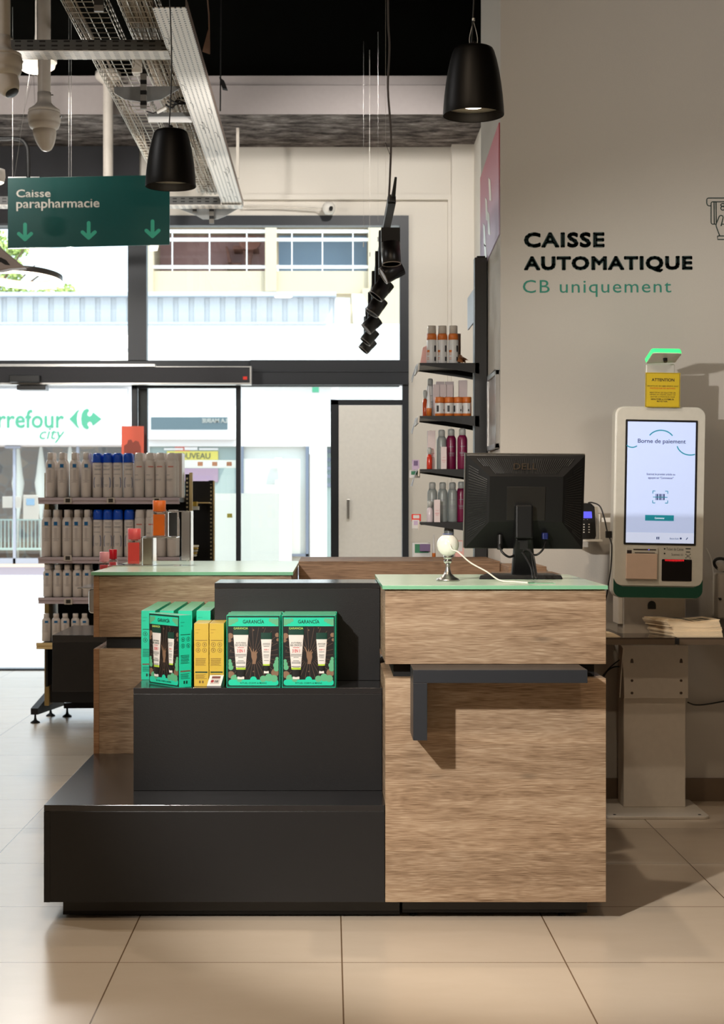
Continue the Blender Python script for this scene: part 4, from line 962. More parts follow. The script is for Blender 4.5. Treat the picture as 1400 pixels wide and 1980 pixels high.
for a, b in ((1267, 1268), (1269, 1271.5), (1272.5, 1273.3), (1274.5, 1277), (1278, 1279), (1280, 1280.8), (1282, 1284.5)): mb.box(kx(a), kx(b), ys-.0008, ys-.0002, kz(967), kz(955))
mb.box(kx(1270), kx(1272), ys-.0008, ys-.0002, kz(1043), kz(1038)); mb.box(kx(1273.5), kx(1275.5), ys-.0008, ys-.0002, kz(1043), kz(1038)); mb.prism(disc(kx(1317), kz(1040.5), .004, 12), ys-.0008, ys-.0002)
mb.prism([(kx(1327), kz(1042)), (kx(1330), kz(1038)), (kx(1331), kz(1039)), (kx(1328), kz(1043))], ys-.0008, ys-.0002)
o = obj('screen_mark', KR(mb), 'snavy', kk); o.parent = sr
# printer, scanner window, wording
mb = MB(); mb.box(kx(1212), kx(1271.5), YK-.016, YK-.002, kz(1120), kz(1071)); pr = obj('printer_cover', KR(mb), mat('printer_beige', S(216, 190, 170), .45), kk, .002)
mb = MB(); mb.box(kx(1212), kx(1273), YK-.012, YK-.002, kz(1071), kz(1058.5)); obj('printer_slot_block', KR(mb), 'kbody', kk, .0015)
mb = MB(); mb.box(kx(1225), kx(1269), YK-.0135, YK-.012, kz(1064), kz(1062)); mb.box(kx(1228), kx(1267), YK-.0135, YK-.012, kz(1069.8), kz(1068.5)); mb.box(kx(1213), kx(1222), YK-.0135, YK-.012, kz(1074), kz(1064.5)); o = obj('paper_slot', KR(mb), mat('slot_dark', S(44, 34, 36), .4), kk)
mb = MB(); mb.box(kx(1254), kx(1256), YK-.0142, YK-.0135, kz(1063.6), kz(1062.3)); obj('slot_light', KR(mb), mat('violet_light', S(90, 80, 230), .4, emit=1.5), kk)
mb = MB(); mb.prism(rrect(kx(1281.5), kx(1339.5), kz(1123), kz(1081), .004), YK-.004, YK-.002); obj('scan_window', KR(mb), mat('scan_glass', S(14, 8, 8), .08), kk)
mb = MB()
for k in range(14): mb.prism([(kx(1287+2.7*k), kz(1081.6)), (kx(1289.2+2.7*k), kz(1081.6)), (kx(1288.4+2.7*k), kz(1086.5-abs(k-6.5)*.2))], YK-.0048, YK-.004)
obj('scan_light', KR(mb), mat('red_light', S(230, 30, 40), .4, emit=1.0), kk)
ktext('lettering', 'Ticket de Caisse', 1290, 1323, 1058.5, 1064, 'ink', y=YK-.002, par=None)
ktext('lettering', 'Scannez ici', 1300, 1322, 1069, 1074, 'ink', y=YK-.002)
mb = MB()
for z in (1061, 1070): mb.prism(disc(kx(1286.5), kz(z), .0032, 10), YK-.003, YK-.002)
mb.box(kx(1327), kx(1337), YK-.003, YK-.002, kz(1061), kz(1059)); mb.box(kx(1328), kx(1336), YK-.003, YK-.002, kz(1067), kz(1065.5))
for a in (1327, 1335): mb.box(kx(a), kx(a+2), YK-.003, YK-.002, kz(1071.5), kz(1070)); mb.box(kx(a), kx(a+2), YK-.003, YK-.002, kz(1078.5), kz(1077))
for a in (1329.5, 1331.5, 1333.5): mb.box(kx(a), kx(a+.8), YK-.003, YK-.002, kz(1076.5), kz(1072))
obj('symbols', KR(mb), 'ink', kk)
# arm and lamp head
mb = MB(); mb.box(X(1249, 6.3), X(1305, 6.3), 6.30, 6.335, Z(790, 6.3), Z(704, 6.3)); obj('camera_arm', mb, 'kbody', kk, .004)
A_ = [P(1250, 703, 6.30), P(1306, 701, 6.30), P(1318.5, 684, 6.17), P(1263, 683, 6.17)]
def rq(q, r=.22, n=5):           # rounded quad, front corners only
    q = [Vector(v) for v in q]; out = [q[0], q[1]]
    for i, (a, b) in ((2, (1, 3)), (3, (2, 0))):
        for k in range(n+1):
            t = k/n; p0 = q[i].lerp(q[a], r*.6 if i == 2 else r*.5); p1 = q[i].lerp(q[b], r*.5 if i == 2 else r*.6); out.append(p0*(1-t)**2+q[i]*2*t*(1-t)+p1*t*t)
    return out
lo = rq(A_); up = [v+Vector((-.002, .012, .020)) for v in lo]; mid = [v+Vector((-.0005, .003, .005)) for v in lo]
mb = MB(); mb.hull([tuple(v) for v in lo], [tuple(v) for v in mid]); hd = obj('camera_head', mb, 'kbody', kk)
ctr_ = sum(lo, Vector())/len(lo)
g0 = [v+(v-ctr_)*.03+Vector((0, 0, .0045)) for v in lo]; g1 = [v+(v-ctr_)*.03+Vector((-.002, .012, .020)) for v in lo]
mb = MB(); mb.hull([tuple(v) for v in g0], [tuple(v) for v in g1]); obj('lamp_rim', mb, mat('green_light', S(60, 255, 128), .4, emit=1.1), kk, .002)
mb = MB(); q = Vector(P(1286.5, 694, 6.23)); mb.cyl(q+Vector((0, .004, .006)), q+Vector((0, -.004, -.012)), .009, .0075); obj('camera_lens', mb, 'blackp', kk)
# mount, post, bracket, base plate
mb = MB(); mb.box(X(1232, 6.4), X(1290, 6.4), 6.355, 6.47, 1.05, 1.22); obj('mount', mb, 'white2', kk)
mb = MB(); mb.box(1.185, 1.435, 6.47, 6.60, .012, 1.08); mb.box(1.165, 1.185, 6.48, 6.60, .75, 1.08); obj('post', mb, 'white2', kk, .003)
mb = MB(); mb.prism([(X(1253.5, 6.46), Z(1178, 6.46)), (X(1269, 6.46), Z(1178, 6.46))]+[(X(1261.2+7.8*math.cos(a), 6.46), Z(1170-8*math.sin(a), 6.46)) for a in [math.pi*k/8 for k in range(9)]], 6.466, 6.471); obj('cable_hole', mb, 'blackp', kk)
mb = MB(); yb_ = 6.43
front = [(X(1198, yb_), Z(1247, yb_)), (X(1203, yb_), Z(1275, yb_)), (X(1206, yb_), Z(1310, yb_)), (X(1207, yb_), Z(1350, yb_)), (X(1331, yb_), Z(1350, yb_)), (X(1331, yb_), Z(1247, yb_))]
mb.prism(front, yb_, 6.469); obj('bracket', mb, 'white2', kk, .002)
mb = MB()
for a in (1222, 1317):
    for k, b in enumerate((1278, 1316, 1340)):
        if k == 0: mb.prism([(X(a-3, yb_), Z(b+4, yb_)), (X(a+3, yb_), Z(b+4, yb_)), (X(a+2.6, yb_), Z(b-1, yb_)), (X(a+1.3, yb_), Z(b-4.5, yb_)), (X(a-1.3, yb_), Z(b-4.5, yb_)), (X(a-2.6, yb_), Z(b-1, yb_))], yb_-.0015, yb_)
        else: mb.prism(disc(X(a, yb_), Z(b, yb_), .0055, 12), yb_-.002, yb_)
obj('screw_holes', mb, mat('bronze_screw', S(70, 50, 34), .4), kk)
# wings of the bracket carrying the tray
mb = MB(); prof = [(6.43, .675), (6.36, .66), (6.40, .56), (6.43, .46)]
for xx in (X(1198, yb_), ):
    mb.add([(xx, y, z) for y, z in prof]+[(xx+.003, y, z) for y, z in prof], [(0, 1, 2, 3), (7, 6, 5, 4), (0, 4, 5, 1), (1, 5, 6, 2), (2, 6, 7, 3)])
obj('bracket_flange', mb, 'white2', kk)
mb = MB(); mb.prism(rrect(1.085, 1.49, 6.275, 6.66, .03, 5), 0, .012)
mb.v = [(a, d, b) for a, b, d in mb.v]; mb.f = [f[::-1] for f in mb.f]
obj('base_plate', mb, 'white2', kk, .003)
mb = MB()
for x in (1.12, 1.455): mb.lathe([(.006, 0), (.006, .0018)], (x, 6.31, .012), 10)
obj('base_screws', mb, 'blackp', kk)
# smoked tray
M['smoke'] = mat('smoked_acrylic', S(60, 50, 42), .12, spec=.6); M['smoke2'] = mat('smoked_acrylic_edge', S(92, 78, 64), .15)
ty0, ty1 = 6.2, 6.6655
tz0, tz1 = .69, .718
sh = thing('acrylic_shelf', 'smoked acrylic shelf in two parts fixed under the payment kiosk', 'shelf', (1.35, 6.4, tz0))
for nm, (a, b) in (('left_section', (.90, X(1307, ty0))), ('right_section', (X(1310, ty0), 1.95))):
    mb = MB(); mb.box(a, b, ty0, 6.425, tz1-.006, tz1, 0); mb.box(*((a, 1.16) if a < 1 else (1.44, b)), 6.4251, ty1, tz1-.006, tz1, 0); mb.box(a, b, ty0, ty0+.006, tz0, tz1-.006, 1); obj(nm, mb, ['smoke', 'smoke2'], sh, .001)
obj('joint', MB().box(X(1305, ty0), X(1313, ty0), ty0-.003, ty0-.0002, tz0+.002, tz1-.002), 'blackp', sh)
# paper stack with printed top sheets
M['cream'] = mat('cream_paper_bag', S(232, 210, 176), .8); M['cream2'] = mat('paper_edges', S(220, 200, 168), .85)
sk = thing('paper_bag_stack', 'stack of cream paper bags with dark print on the smoked shelf', 'paper bags', (1.41, 6.34, tz1))
sk['kind'] = 'stuff'
rb_ = random.Random(4)
px_ = lambda a: X(a, 6.25)
lv = 16; mb = MB()
for k in range(lv):
    z0 = tz1+.0005+k*.0042; z1 = z0+.0034; j = rb_.uniform(-.003, .003); tL = k/lv
    xl = px_(1306)-.035*tL+j*2; xr = px_(1397)-.012*tL+j
    yfr = 6.235+j+.02*tL; ybk = 6.43
    xs = [xl+(xr-xl)*u for u in (0, .25, .5, .75, 1)]; zz = [0, -.001*tL, -.012*tL*tL, -.006*tL, 0]
    bt = [(x, yfr, z0+d) for x, d in zip(xs, zz)]+[(x+(-.06 if i == 0 else -.03 if i == 4 else -.045), ybk, z0+d) for i, (x, d) in enumerate(zip(xs, zz))]
    tp = [(a, b, c+.0036) for a, b, c in bt]
    f = []
    for i in range(4): f += [(i+1, i, 5+i, 6+i)]
    mb.add(bt+tp, f+[tuple(10+i for i in (a, b, c, d)) for a, b, c, d in [(i, i+1, 6+i, 5+i) for i in range(4)]]+[(i, i+1, 11+i, 10+i) for i in range(4)]+[(5+i+1, 5+i, 15+i, 16+i) for i in range(4)]+[(5, 0, 10, 15), (4, 9, 19, 14)])
obj('bags', mb, 'cream', sk)
mb = MB(); zt = tz1+lv*.0042+.0012
for i in range(5):
    x = px_(1318)+i*.026; dz = (0, -.004, -.010, -.007, -.003)[i]
    mb.add([(x, 6.285, zt+dz), (x+.02, 6.285, zt+dz*1.1), (x-.005, 6.36, zt+dz), (x-.025, 6.36, zt+dz)], [(0, 1, 2, 3)]); mb.add([(x-.002, 6.29, zt+dz+.0005), (x+.022, 6.30, zt+dz+.0005), (x+.018, 6.305, zt+dz), (x-.006, 6.295, zt+dz)], [(0, 1, 2, 3)])
obj('print', mb, 'dgreen', sk)
mb = MB()
for k in range(5):
    z0 = tz1+.0005+k*.003; mb.add([(1.04, 6.23, z0), (X(1200, 6.25)-.006*k, 6.24, z0), (X(1192, 6.3)-.006*k, 6.33, z0), (1.04, 6.36, z0), (1.04, 6.23, z0+.0024), (X(1196, 6.25)-.006*k, 6.24, z0+.0024), (X(1190, 6.3)-.006*k, 6.33, z0+.0024), (1.04, 6.36, z0+.0024)], [(3, 2, 1, 0), (4, 5, 6, 7), (0, 1, 5, 4), (1, 2, 6, 5), (2, 3, 7, 6)])
single('paper_bag', mb, 'cream', 'cream paper bag lying on the smoked shelf beside the till', 'paper bag')
# yellow notice
nt_ = thing('attention_notice', 'square yellow ATTENTION notice clipped to the kiosk arm', 'notice', (X(1281.5, 6.26), 6.26, Z(788, 6.26)))
YN = 6.262; nx = lambda a: X(a, YN); nz = lambda b: Z(b, YN)
nc = (nx(1281.5), nz(754))
def NR(m_):
    c_, s2 = math.cos(RL*.9), math.sin(RL*.9); m_.v = [(nc[0]+(a-nc[0])*c_+(d-nc[1])*s2, b, nc[1]-(a-nc[0])*s2+(d-nc[1])*c_) for a, b, d in m_.v]; return m_
M['ynote'] = mat('notice_yellow', S(206, 178, 26), .55); M['nink'] = mat('notice_ink', S(40, 32, 16), .6); M['nred'] = mat('notice_red', S(196, 72, 20), .6)
mb = MB(); mb.box(nx(1248), nx(1315), YN, YN+.004, nz(787.5), nz(720.5)); obj('plate', NR(mb), 'ynote', nt_)
mb = MB()
for a in ((1249, 1314, 721.5, 722), (1249, 1314, 786.2, 786.7), (1249, 1249.6, 721.5, 786.7), (1313.4, 1314, 721.5, 786.7)): mb.box(nx(a[0]), nx(a[1]), YN-.0005, YN, nz(a[3]), nz(a[2]))
obj('border', NR(mb), 'nink', nt_)
def ntext(body, a, b, t, d, m_='nink', bold=.0):
    text('lettering', body, nx(a), nx(b), nz(d), nz(t), YN, m_, nt_, bold, .0005, roll=RL*.9)
ntext('ATTENTION', 1260, 1304, 731.5, 737.5, bold=.025)
ntext('LES ARTICLES, EN LIBRE SERVICE, SONT', 1251.5, 1312, 745.3, 748.2, bold=.0)
ntext('PROTEGES PAR DES ANTIVOLS.', 1257, 1306, 749.5, 752.4, 'nred', .01)
ntext('MERCI DONC DE SOLLICITER UN', 1256.5, 1306, 758, 760.8); ntext('MEMBRE DE L\'EQUIPE, AVANT DE', 1256.5, 1306, 762, 764.8)
ntext('QUITTER LA PHARMACIE, POUR', 1257.5, 1305, 766.2, 769); ntext('DESACTIVER LE SYSTEME DE', 1258.5, 1303, 770.6, 773.6, bold=.02); ntext('PROTECTION.', 1270, 1291, 774.8, 777.6, bold=.02)
# card terminal on its holder
ch = thing('terminal_holder', 'white bent metal holder fixed between the wall and the kiosk', 'holder', (X(1150, 6.45), 6.45, Z(1046, 6.45)))
mb = MB(); mb.box(X(1100, 6.44), X(1162, 6.44), 6.40, 6.50, Z(1047, 6.44), Z(1043, 6.44)); mb.box(X(1158, 6.44), X(1161, 6.44), 6.44, 6.48, Z(1044, 6.44), Z(994, 6.44)); mb.box(X(1161, 6.46), X(1184, 6.46), 6.455, 6.47, Z(1010, 6.46), Z(1001, 6.46)); mb.box(X(1183, 6.46), X(1186, 6.46), 6.36, 6.47, Z(1016, 6.46), Z(994, 6.46)); mb.box(X(1120, 6.5), X(1155, 6.5), 6.48, 6.50, Z(1047, 6.5), Z(980, 6.5))
mb.box(X(1130, 6.5), X(1150, 6.5), 6.5, 6.679, Z(1030, 6.5), Z(1000, 6.5))
obj('plate', mb, 'white', ch, .001)
ct_ = thing('card_terminal', 'black card payment terminal with lit blue display behind the monitor edge', 'card terminal', (X(1135, 6.41), 6.41, Z(1042, 6.41)))
YT = 6.405; tx = lambda a: X(a, YT); tzz = lambda b: Z(b, YT)
mb = MB(); mb.prism([(tx(1108), tzz(1042)), (tx(1151), tzz(1042)), (tx(1153), tzz(1036)), (tx(1150), tzz(980)), (tx(1143), tzz(973)), (tx(1110), tzz(972)), (tx(1104), tzz(980)), (tx(1104), tzz(1036))], YT, YT+.04); obj('case', mb, 'blackp', ct_, .003)
mb = MB(); mb.prism([(tx(1108), tzz(1002)), (tx(1145), tzz(1002)), (tx(1144), tzz(989)), (tx(1108), tzz(989))], YT-.001, YT); obj('display', mb, mat('blue_display', S(84, 84, 214), .3, emit=.9), ct_)
mb = MB()
for i in range(4):
    for j in range(3): mb.prism(disc(tx(1119+10*j), tzz(1014+5*i), .0022, 8, 1.6), YT-.001, YT)
for j in range(3): mb.prism(disc(tx(1122+7*j), tzz(1004.5), .0012, 6), YT-.001, YT)
obj('keys', mb, 'white', ct_)
mb = MB(); mb.tube([P(1138, 972, 6.42), P(1146, 972, 6.38), P(1160, 979, 6.34), P(1168, 1000, 6.33), P(1174, 1026, 6.32), P(1181, 1046, 6.30), P(1183, 1060, 6.29), P(1181, 1100, 6.29), P(1177, 1126, 6.29), P(1171, 1160, 6.30), P(1160, 1180, 6.30)], .0028, smooth=6)
mb.box(X(1172, 6.31), X(1182, 6.31), 6.30, 6.325, Z(1040, 6.31), Z(1027, 6.31))
single('terminal_cable', mb, 'cableb', 'black cable with a small box hanging from the card terminal', 'cable')
mb = MB(); mb.tube([P(1166, 1310, 6.5), P(1176, 1296, 6.45), P(1190, 1289, 6.46), P(1204, 1290, 6.47)], .0028, smooth=6); mb.tube([P(1166, 1306, 6.5), P(1180, 1290, 6.45), P(1194, 1279, 6.46), P(1204, 1272, 6.47)], .0022, smooth=6)
single('floor_cable', mb, 'cableb', 'black cables curling behind the till towards the kiosk post', 'cable')
mb = MB(); mb.tube([P(1330, 1358, 6.62), P(1345, 1363, 6.66), P(1372, 1361, 6.665), P(1420, 1352, 6.67)], .003, smooth=6)
single('wall_cable', mb, 'cableb', 'thin black cable along the wall right of the kiosk post', 'cable')
# hand scanner at the right edge of the frame
hs = thing('hand_scanner', 'white hand scanner with black rubber head hanging on the wall at the right edge', 'scanner', (X(1396, 6.6), 6.6, Z(1195, 6.6)))
mb = MB(); mb.box(X(1386, 6.6), X(1420, 6.6), 6.58, 6.679, Z(1196, 6.6), Z(1108, 6.6)); obj('cradle', mb, 'white2', hs, .008)
mb = MB(); c0_ = Vector(P(1398, 1092, 6.56)); mb.tube([c0_+Vector((.036*math.cos(a), -.012*math.sin(a), .024*math.sin(a)-.010*math.cos(a))) for a in [2*math.pi*k/24 for k in range(25)]], .0065, 8); obj('head_ring', mb, 'blackp', hs)
mb = MB(); mb.lathe([(.0001, -.01), (.028, -.008), (.030, .0), (.024, .008), (.0001, .012)], tuple(c0_+Vector((0, .012, 0))), 20, axis='y'); obj('head', mb, 'white', hs)
mb = MB(); mb.prism([(X(1389, 6.57), Z(1156, 6.57)), (X(1395, 6.57), Z(1156, 6.57)), (X(1396, 6.57), Z(1160, 6.57)), (X(1392, 6.57), Z(1161, 6.57))], 6.57, 6.58); obj('trigger', mb, 'blackp', hs)
mb = MB(); mb.tube([P(1366, 1060, 6.675), P(1376, 1085, 6.67), P(1382, 1130, 6.67), P(1388, 1175, 6.665), P(1400, 1180, 6.66)], .0024, smooth=6); single('scanner_cable', mb, 'cablew', 'pale cable running down the wall beside the hand scanner', 'cable')

# ================================================================== WALL LETTERING, POSTERS
YW = 6.6795
def wtext(body, a, b, t, d, m_, bold, lab, nm='wall_lettering', spc=1.12):
    o = text(nm, body, X(a, YW), X(b, YW), Z(d, YW), Z(t, YW), YW, m_, None, 0, .0012, roll=-.003, spacing=spc, fat=bold); tag(recenter(o), lab, 'lettering', None); return o
wtext('CAISSE', 1013, 1169, 449, 479, 'dgreen', .0042, 'bold dark green word CAISSE on the grey wall')
wtext('AUTOMATIQUE', 1013, 1339, 495, 527, 'dgreen', .0042, 'bold dark green word AUTOMATIQUE on the grey wall')
wtext('CB uniquement', 1011, 1298, 541, 574, 'tealv', .0, 'thin teal words CB uniquement under the bold lettering')
mb = MB(); th = .0022; ic = lambda a, b: (X(1340+a/16.5, YW), Z(360+b/16.5, YW))
def stroke(pts, r=th):
    pts = [ic(*p) for p in pts]; mb.tube([(x, YW, z) for x, z in pts], r, 6)
def rr2(x0, y0, x1, y1, r, sides='all'):
    out = []
    for cx_, cy_, a0 in ((x1-r, y0+r, -90), (x1-r, y1-r, 0), (x0+r, y1-r, 90), (x0+r, y0+r, 180)):
        for k in range(5): a = math.radians(a0+90*k/4); out.append((cx_+r*math.cos(a), cy_+r*math.sin(a)))
    return out+[out[0]]
stroke([(570, 628), (500, 628), (460, 600), (440, 540), (440, 430), (455, 395), (490, 380), (1700, 380), (1740, 400), (1755, 440), (1755, 560), (1740, 610), (1690, 628), (1625, 628)])
stroke([(740, 1212), (620, 1212), (590, 1190), (578, 1150), (578, 550), (590, 515), (625, 498), (1560, 498), (1610, 520), (1625, 560), (1625, 1150), (1600, 1200), (1560, 1212), (930, 1212)])
stroke([(672, 510), (680, 1205)]); stroke([(735, 505), (745, 1190)])
stroke([(895, 1275), (960, 1010), (950, 950), (890, 930), (840, 960), (745, 1190), (735, 1260), (760, 1340), (855, 1590)])
stroke([(1300, 1260), (1420, 1300), (1440, 1400), (1380, 1590)])
stroke([(785, 1590), (1450, 1590), (1450, 1700), (785, 1700), (785, 1590)])
for cx_ in (950, 1150, 1350):
    stroke([(cx_+62*math.cos(a), 598+44*math.sin(a)) for a in [2*math.pi*k/14 for k in range(15)]]); stroke([(cx_+62*math.cos(a), 705+60*math.sin(a)) for a in [2*math.pi*k/14 for k in range(15)]])
single('card_pictogram', mb, 'dgreen', 'dark green line drawing of a hand holding a bank card at the right edge', 'pictogram')
# pink-lilac poster on the pillar's side face (x = .711)
def sp(px, py):                     # point on the plane x=.711
    y = .711*F/(px-CX); return (y, Z(py, y))
def onwall(pts, x0=.7105, x1=.7055):
    m_ = MB(); n = len(pts); m_.hull([(x0, y, z) for y, z in pts], [(x1, y, z) for y, z in pts]); return m_
m_, q = base('pink_lilac_print', .5)
tc = q.n('TexCoord'); s_ = q.n('SeparateXYZ'); q.l(tc.outputs['Object'], s_.inputs[0])
q.l(q.ramp(q.math('DIVIDE', s_.outputs[2], .75), [(.0, S(206, 204, 234)), (.35, S(200, 178, 206)), (.6, S(206, 130, 148)), (1.0, S(196, 78, 84))]), q.b.inputs['Base Color']); M['pinkp'] = m_
y0, y1 = 6.70, 7.53; zt0, zb0 = 2.86, 2.36
po = thing('window_poster', 'pink to lilac gradient poster on the side of the pillar', 'poster', (.708, 7.1, 2.18))
pp = onwall([(6.70, 2.363), (7.53, 2.31), (7.53, 2.77), (6.70, 2.83)]); o = obj('sheet', pp, 'pinkp', po)
M['silverp'] = mat('silver_print', S(206, 200, 190), .3, .6)
m2 = MB()
for k, (ya, za) in enumerate(((7.0, 2.56), (7.15, 2.50), (7.05, 2.42), (7.25, 2.40), (7.2, 2.30))):
    pts = [(ya, za), (ya+.04, za+.10), (ya+.13, za+.13), (ya+.09, za+.02)]
    m2.hull([(.7055, y, z) for y, z in pts], [(.7045, y, z) for y, z in pts])
obj('motif', m2, 'silverp', po)
fr = thing('snap_frame', 'narrow silver snap frame on the side of the pillar behind the monitor', 'frame', (.70, 6.95, 1.45))
a0_, a1_ = 6.72, 7.1; z0_, z1_ = 1.47, 1.80
m2 = MB()
for (ya, yb2, za, zb2) in ((a0_, a0_+.022, z0_, z1_), (a1_-.022, a1_, z0_, z1_), (a0_, a1_, z0_, z0_+.022), (a0_, a1_, z1_-.022, z1_)): m2.box(.694, .7105, ya, yb2, za, zb2)
obj('frame', m2, 'steel', fr, .002)
obj('insert', MB().box(.7, .7105, a0_+.02, a1_-.02, z0_+.02, z1_-.02), mat('grey_insert', S(150, 140, 132), .3), fr)
# ================================================================== GONDOLA WITH SPRAYS (left)
YG0 = 8.9
M['shelfl'] = mat('lilac_grey_shelf_edge', S(196, 182, 188), .4); M['beech'] = mat('olive_beech_panel', S(150, 124, 70), .5); M['beechl'] = mat('pale_beech_edge', S(222, 196, 140), .5)
M['slots'] = perf_mat('slotted_upright', S(18, 17, 17), .5, .024, 1, .5, (0, 2))
M['slots'] = perf_mat('slotted_upright_metal', S(200, 186, 150), 9.0, .0235, 1, .55, (0, 2))
gd = thing('gondola_shelf', 'black gondola shelving of white sprays standing left of the side counter', 'shelving', (-1.23, YG0+.2, 0))
xl, xr = X(78, YG0), X(347, YG0)
zs = [Z(962, YG0), Z(1077, YG0), Z(1155, YG0), Z(1241, YG0)]
mb = MB(); mb.box(xl-.008, xl+.018, YG0+.17, YG0+.80, .10, Z(913, YG0)); obj('end_panel', mb, 'beech', gd, .002)
mb = MB(); mb.box(xl+.018, xl+.03, YG0+.06, YG0+.78, .22, .43); obj('side_bracket', mb, 'blackm', gd)
mb = MB(); mb.box(xl+.03, xr, YG0+.40, YG0+.44, .35, Z(958, YG0)); obj('back_panel', mb, 'blackm', gd)
for i, z in enumerate(zs):
    x1 = xr if i < 3 else xr
    d = 0 if i < 3 else -.06
    obj('shelf', MB().box(xl+.018, x1, YG0+.012+d, YG0+.40, z-.025, z), 'blackm', gd)
    mb = MB()
    mb.prism([(xl-.012, z-.036), (x1, z-.036), (x1, z-.004), (xl-.012, z-.004)], YG0+.004+d, YG0+.012+d); mb.prism([(xl-.012, z-.016), (x1, z-.016), (x1, z), (xl-.012, z)], YG0-.004+d, YG0+.004+d)
    obj('price_rail', mb, 'shelfl' if i < 3 else 'beechl', gd)
mb = MB(); mb.box(xr-.002, xr+.022, YG0+.38, YG0+.44, .1, Z(917, YG0+.4)); obj('upright', mb, 'blackm', gd)
mb = MB(); mb.box(xr+.004, xr+.014, YG0+.374, YG0+.38, .9, Z(920, YG0+.4)); obj('upright_slots', mb, 'slots', gd)
mb = MB(); mb.box(xr+.022, xr+.038, YG0+.37, YG0+.42, .1, Z(914, YG0+.4)); obj('beech_edge', mb, 'beechl', gd)
mb = MB(); mb.box(xl+.02, xr, YG0+.2, YG0+.44, .115, .35); obj('kick_panel', mb, 'blackm', gd)
for (fx_, fy_) in ((xl-.065, YG0+.2), (xl-.03, YG0+.5), (xl+.072, YG0+.47)):
    mb = MB(); mb.lathe([(.028, 0), (.026, .006), (.010, .016), (.006, .03), (.006, .06)], (fx_, fy_, 0), 14); obj('foot', mb, 'blackm', gd)
mb = MB()
mb.hull([(xl-.085, YG0+.17, .05), (xl-.045, YG0+.17, .05), (xl+.035, YG0+.6, .05), (xl, YG0+.6, .05)], [(xl-.085, YG0+.17, .085), (xl-.045, YG0+.17, .085), (xl+.035, YG0+.6, .22), (xl, YG0+.6, .22)])
mb.hull([(xl+.055, YG0+.45, .05), (xl+.72, YG0+.45, .055), (xl+.72, YG0+.49, .055), (xl+.055, YG0+.49, .05)], [(xl+.055, YG0+.45, .078), (xl+.72, YG0+.45, .17), (xl+.72, YG0+.49, .17), (xl+.055, YG0+.49, .078)])
obj('leg', mb, 'blackm', gd)
M['tagf'] = mat('tag_frame', S(206, 196, 184), .5); M['tagd'] = mat('tag_display', S(52, 48, 44), .4)
def shelf_tag(px, py, lab):
    t = thing('shelf_label', lab, 'price tag', (X(px, YG0-.01), YG0-.012, Z(py+5.5, YG0)), 0, 'electronic shelf labels on the gondola')
    x = X(px, YG0-.01); z = Z(py, YG0)
    obj('frame', MB().box(x-.022, x+.022, YG0-.012, YG0-.0045, z-.016, z+.017), 'tagf', t, .002)
    obj('display', MB().box(x-.012, x+.013, YG0-.0135, YG0-.012, z-.010, z+.011), 'tagd', t)
for px, py, l in ((131, 968, 'shelf price label on the top rail below the white sprays'), (214, 968, 'shelf price label on the top rail below the blue-capped sprays'), (303, 968, 'shelf price label on the top rail behind the orange perfume bottle'), (131, 1079, 'shelf price label on the second rail below the white sprays'), (297, 1079, 'shelf price label on the second rail behind the chrome riser'), (132, 1163, 'shelf price label on the third rail left of the oak counter')):
    shelf_tag(px, py, l)
# sprays
M['spw'] = mat('spray_white', S(224, 215, 208), .28, spec=.5); M['spcap'] = mat('spray_cap_cream', S(226, 217, 210), .35); M['spb'] = mat('spray_blue_mark', S(20, 104, 160), .4)
M['spl'] = mat('spray_grey_print', S(124, 126, 134), .5); M['capblue'] = mat('spray_blue_cap', S(10, 78, 196), .3); M['sparc'] = mat('spray_blue_print', S(70, 100, 156), .5); M['coral'] = mat('spray_coral_print', S(214, 120, 104), .5)
def curved(mb, r, a0, a1, z0, z1, mi=0, n=5, e=.0006):
    vs = []
    for k in range(n+1):
        a = math.radians(-90+a0+(a1-a0)*k/n); vs += [((r+e)*math.cos(a), (r+e)*math.sin(a), z0), ((r+e)*math.cos(a), (r+e)*math.sin(a), z1)]
    mb.add(vs, [(2*k, 2*k+2, 2*k+3, 2*k+1) for k in range(n)], True, mi)
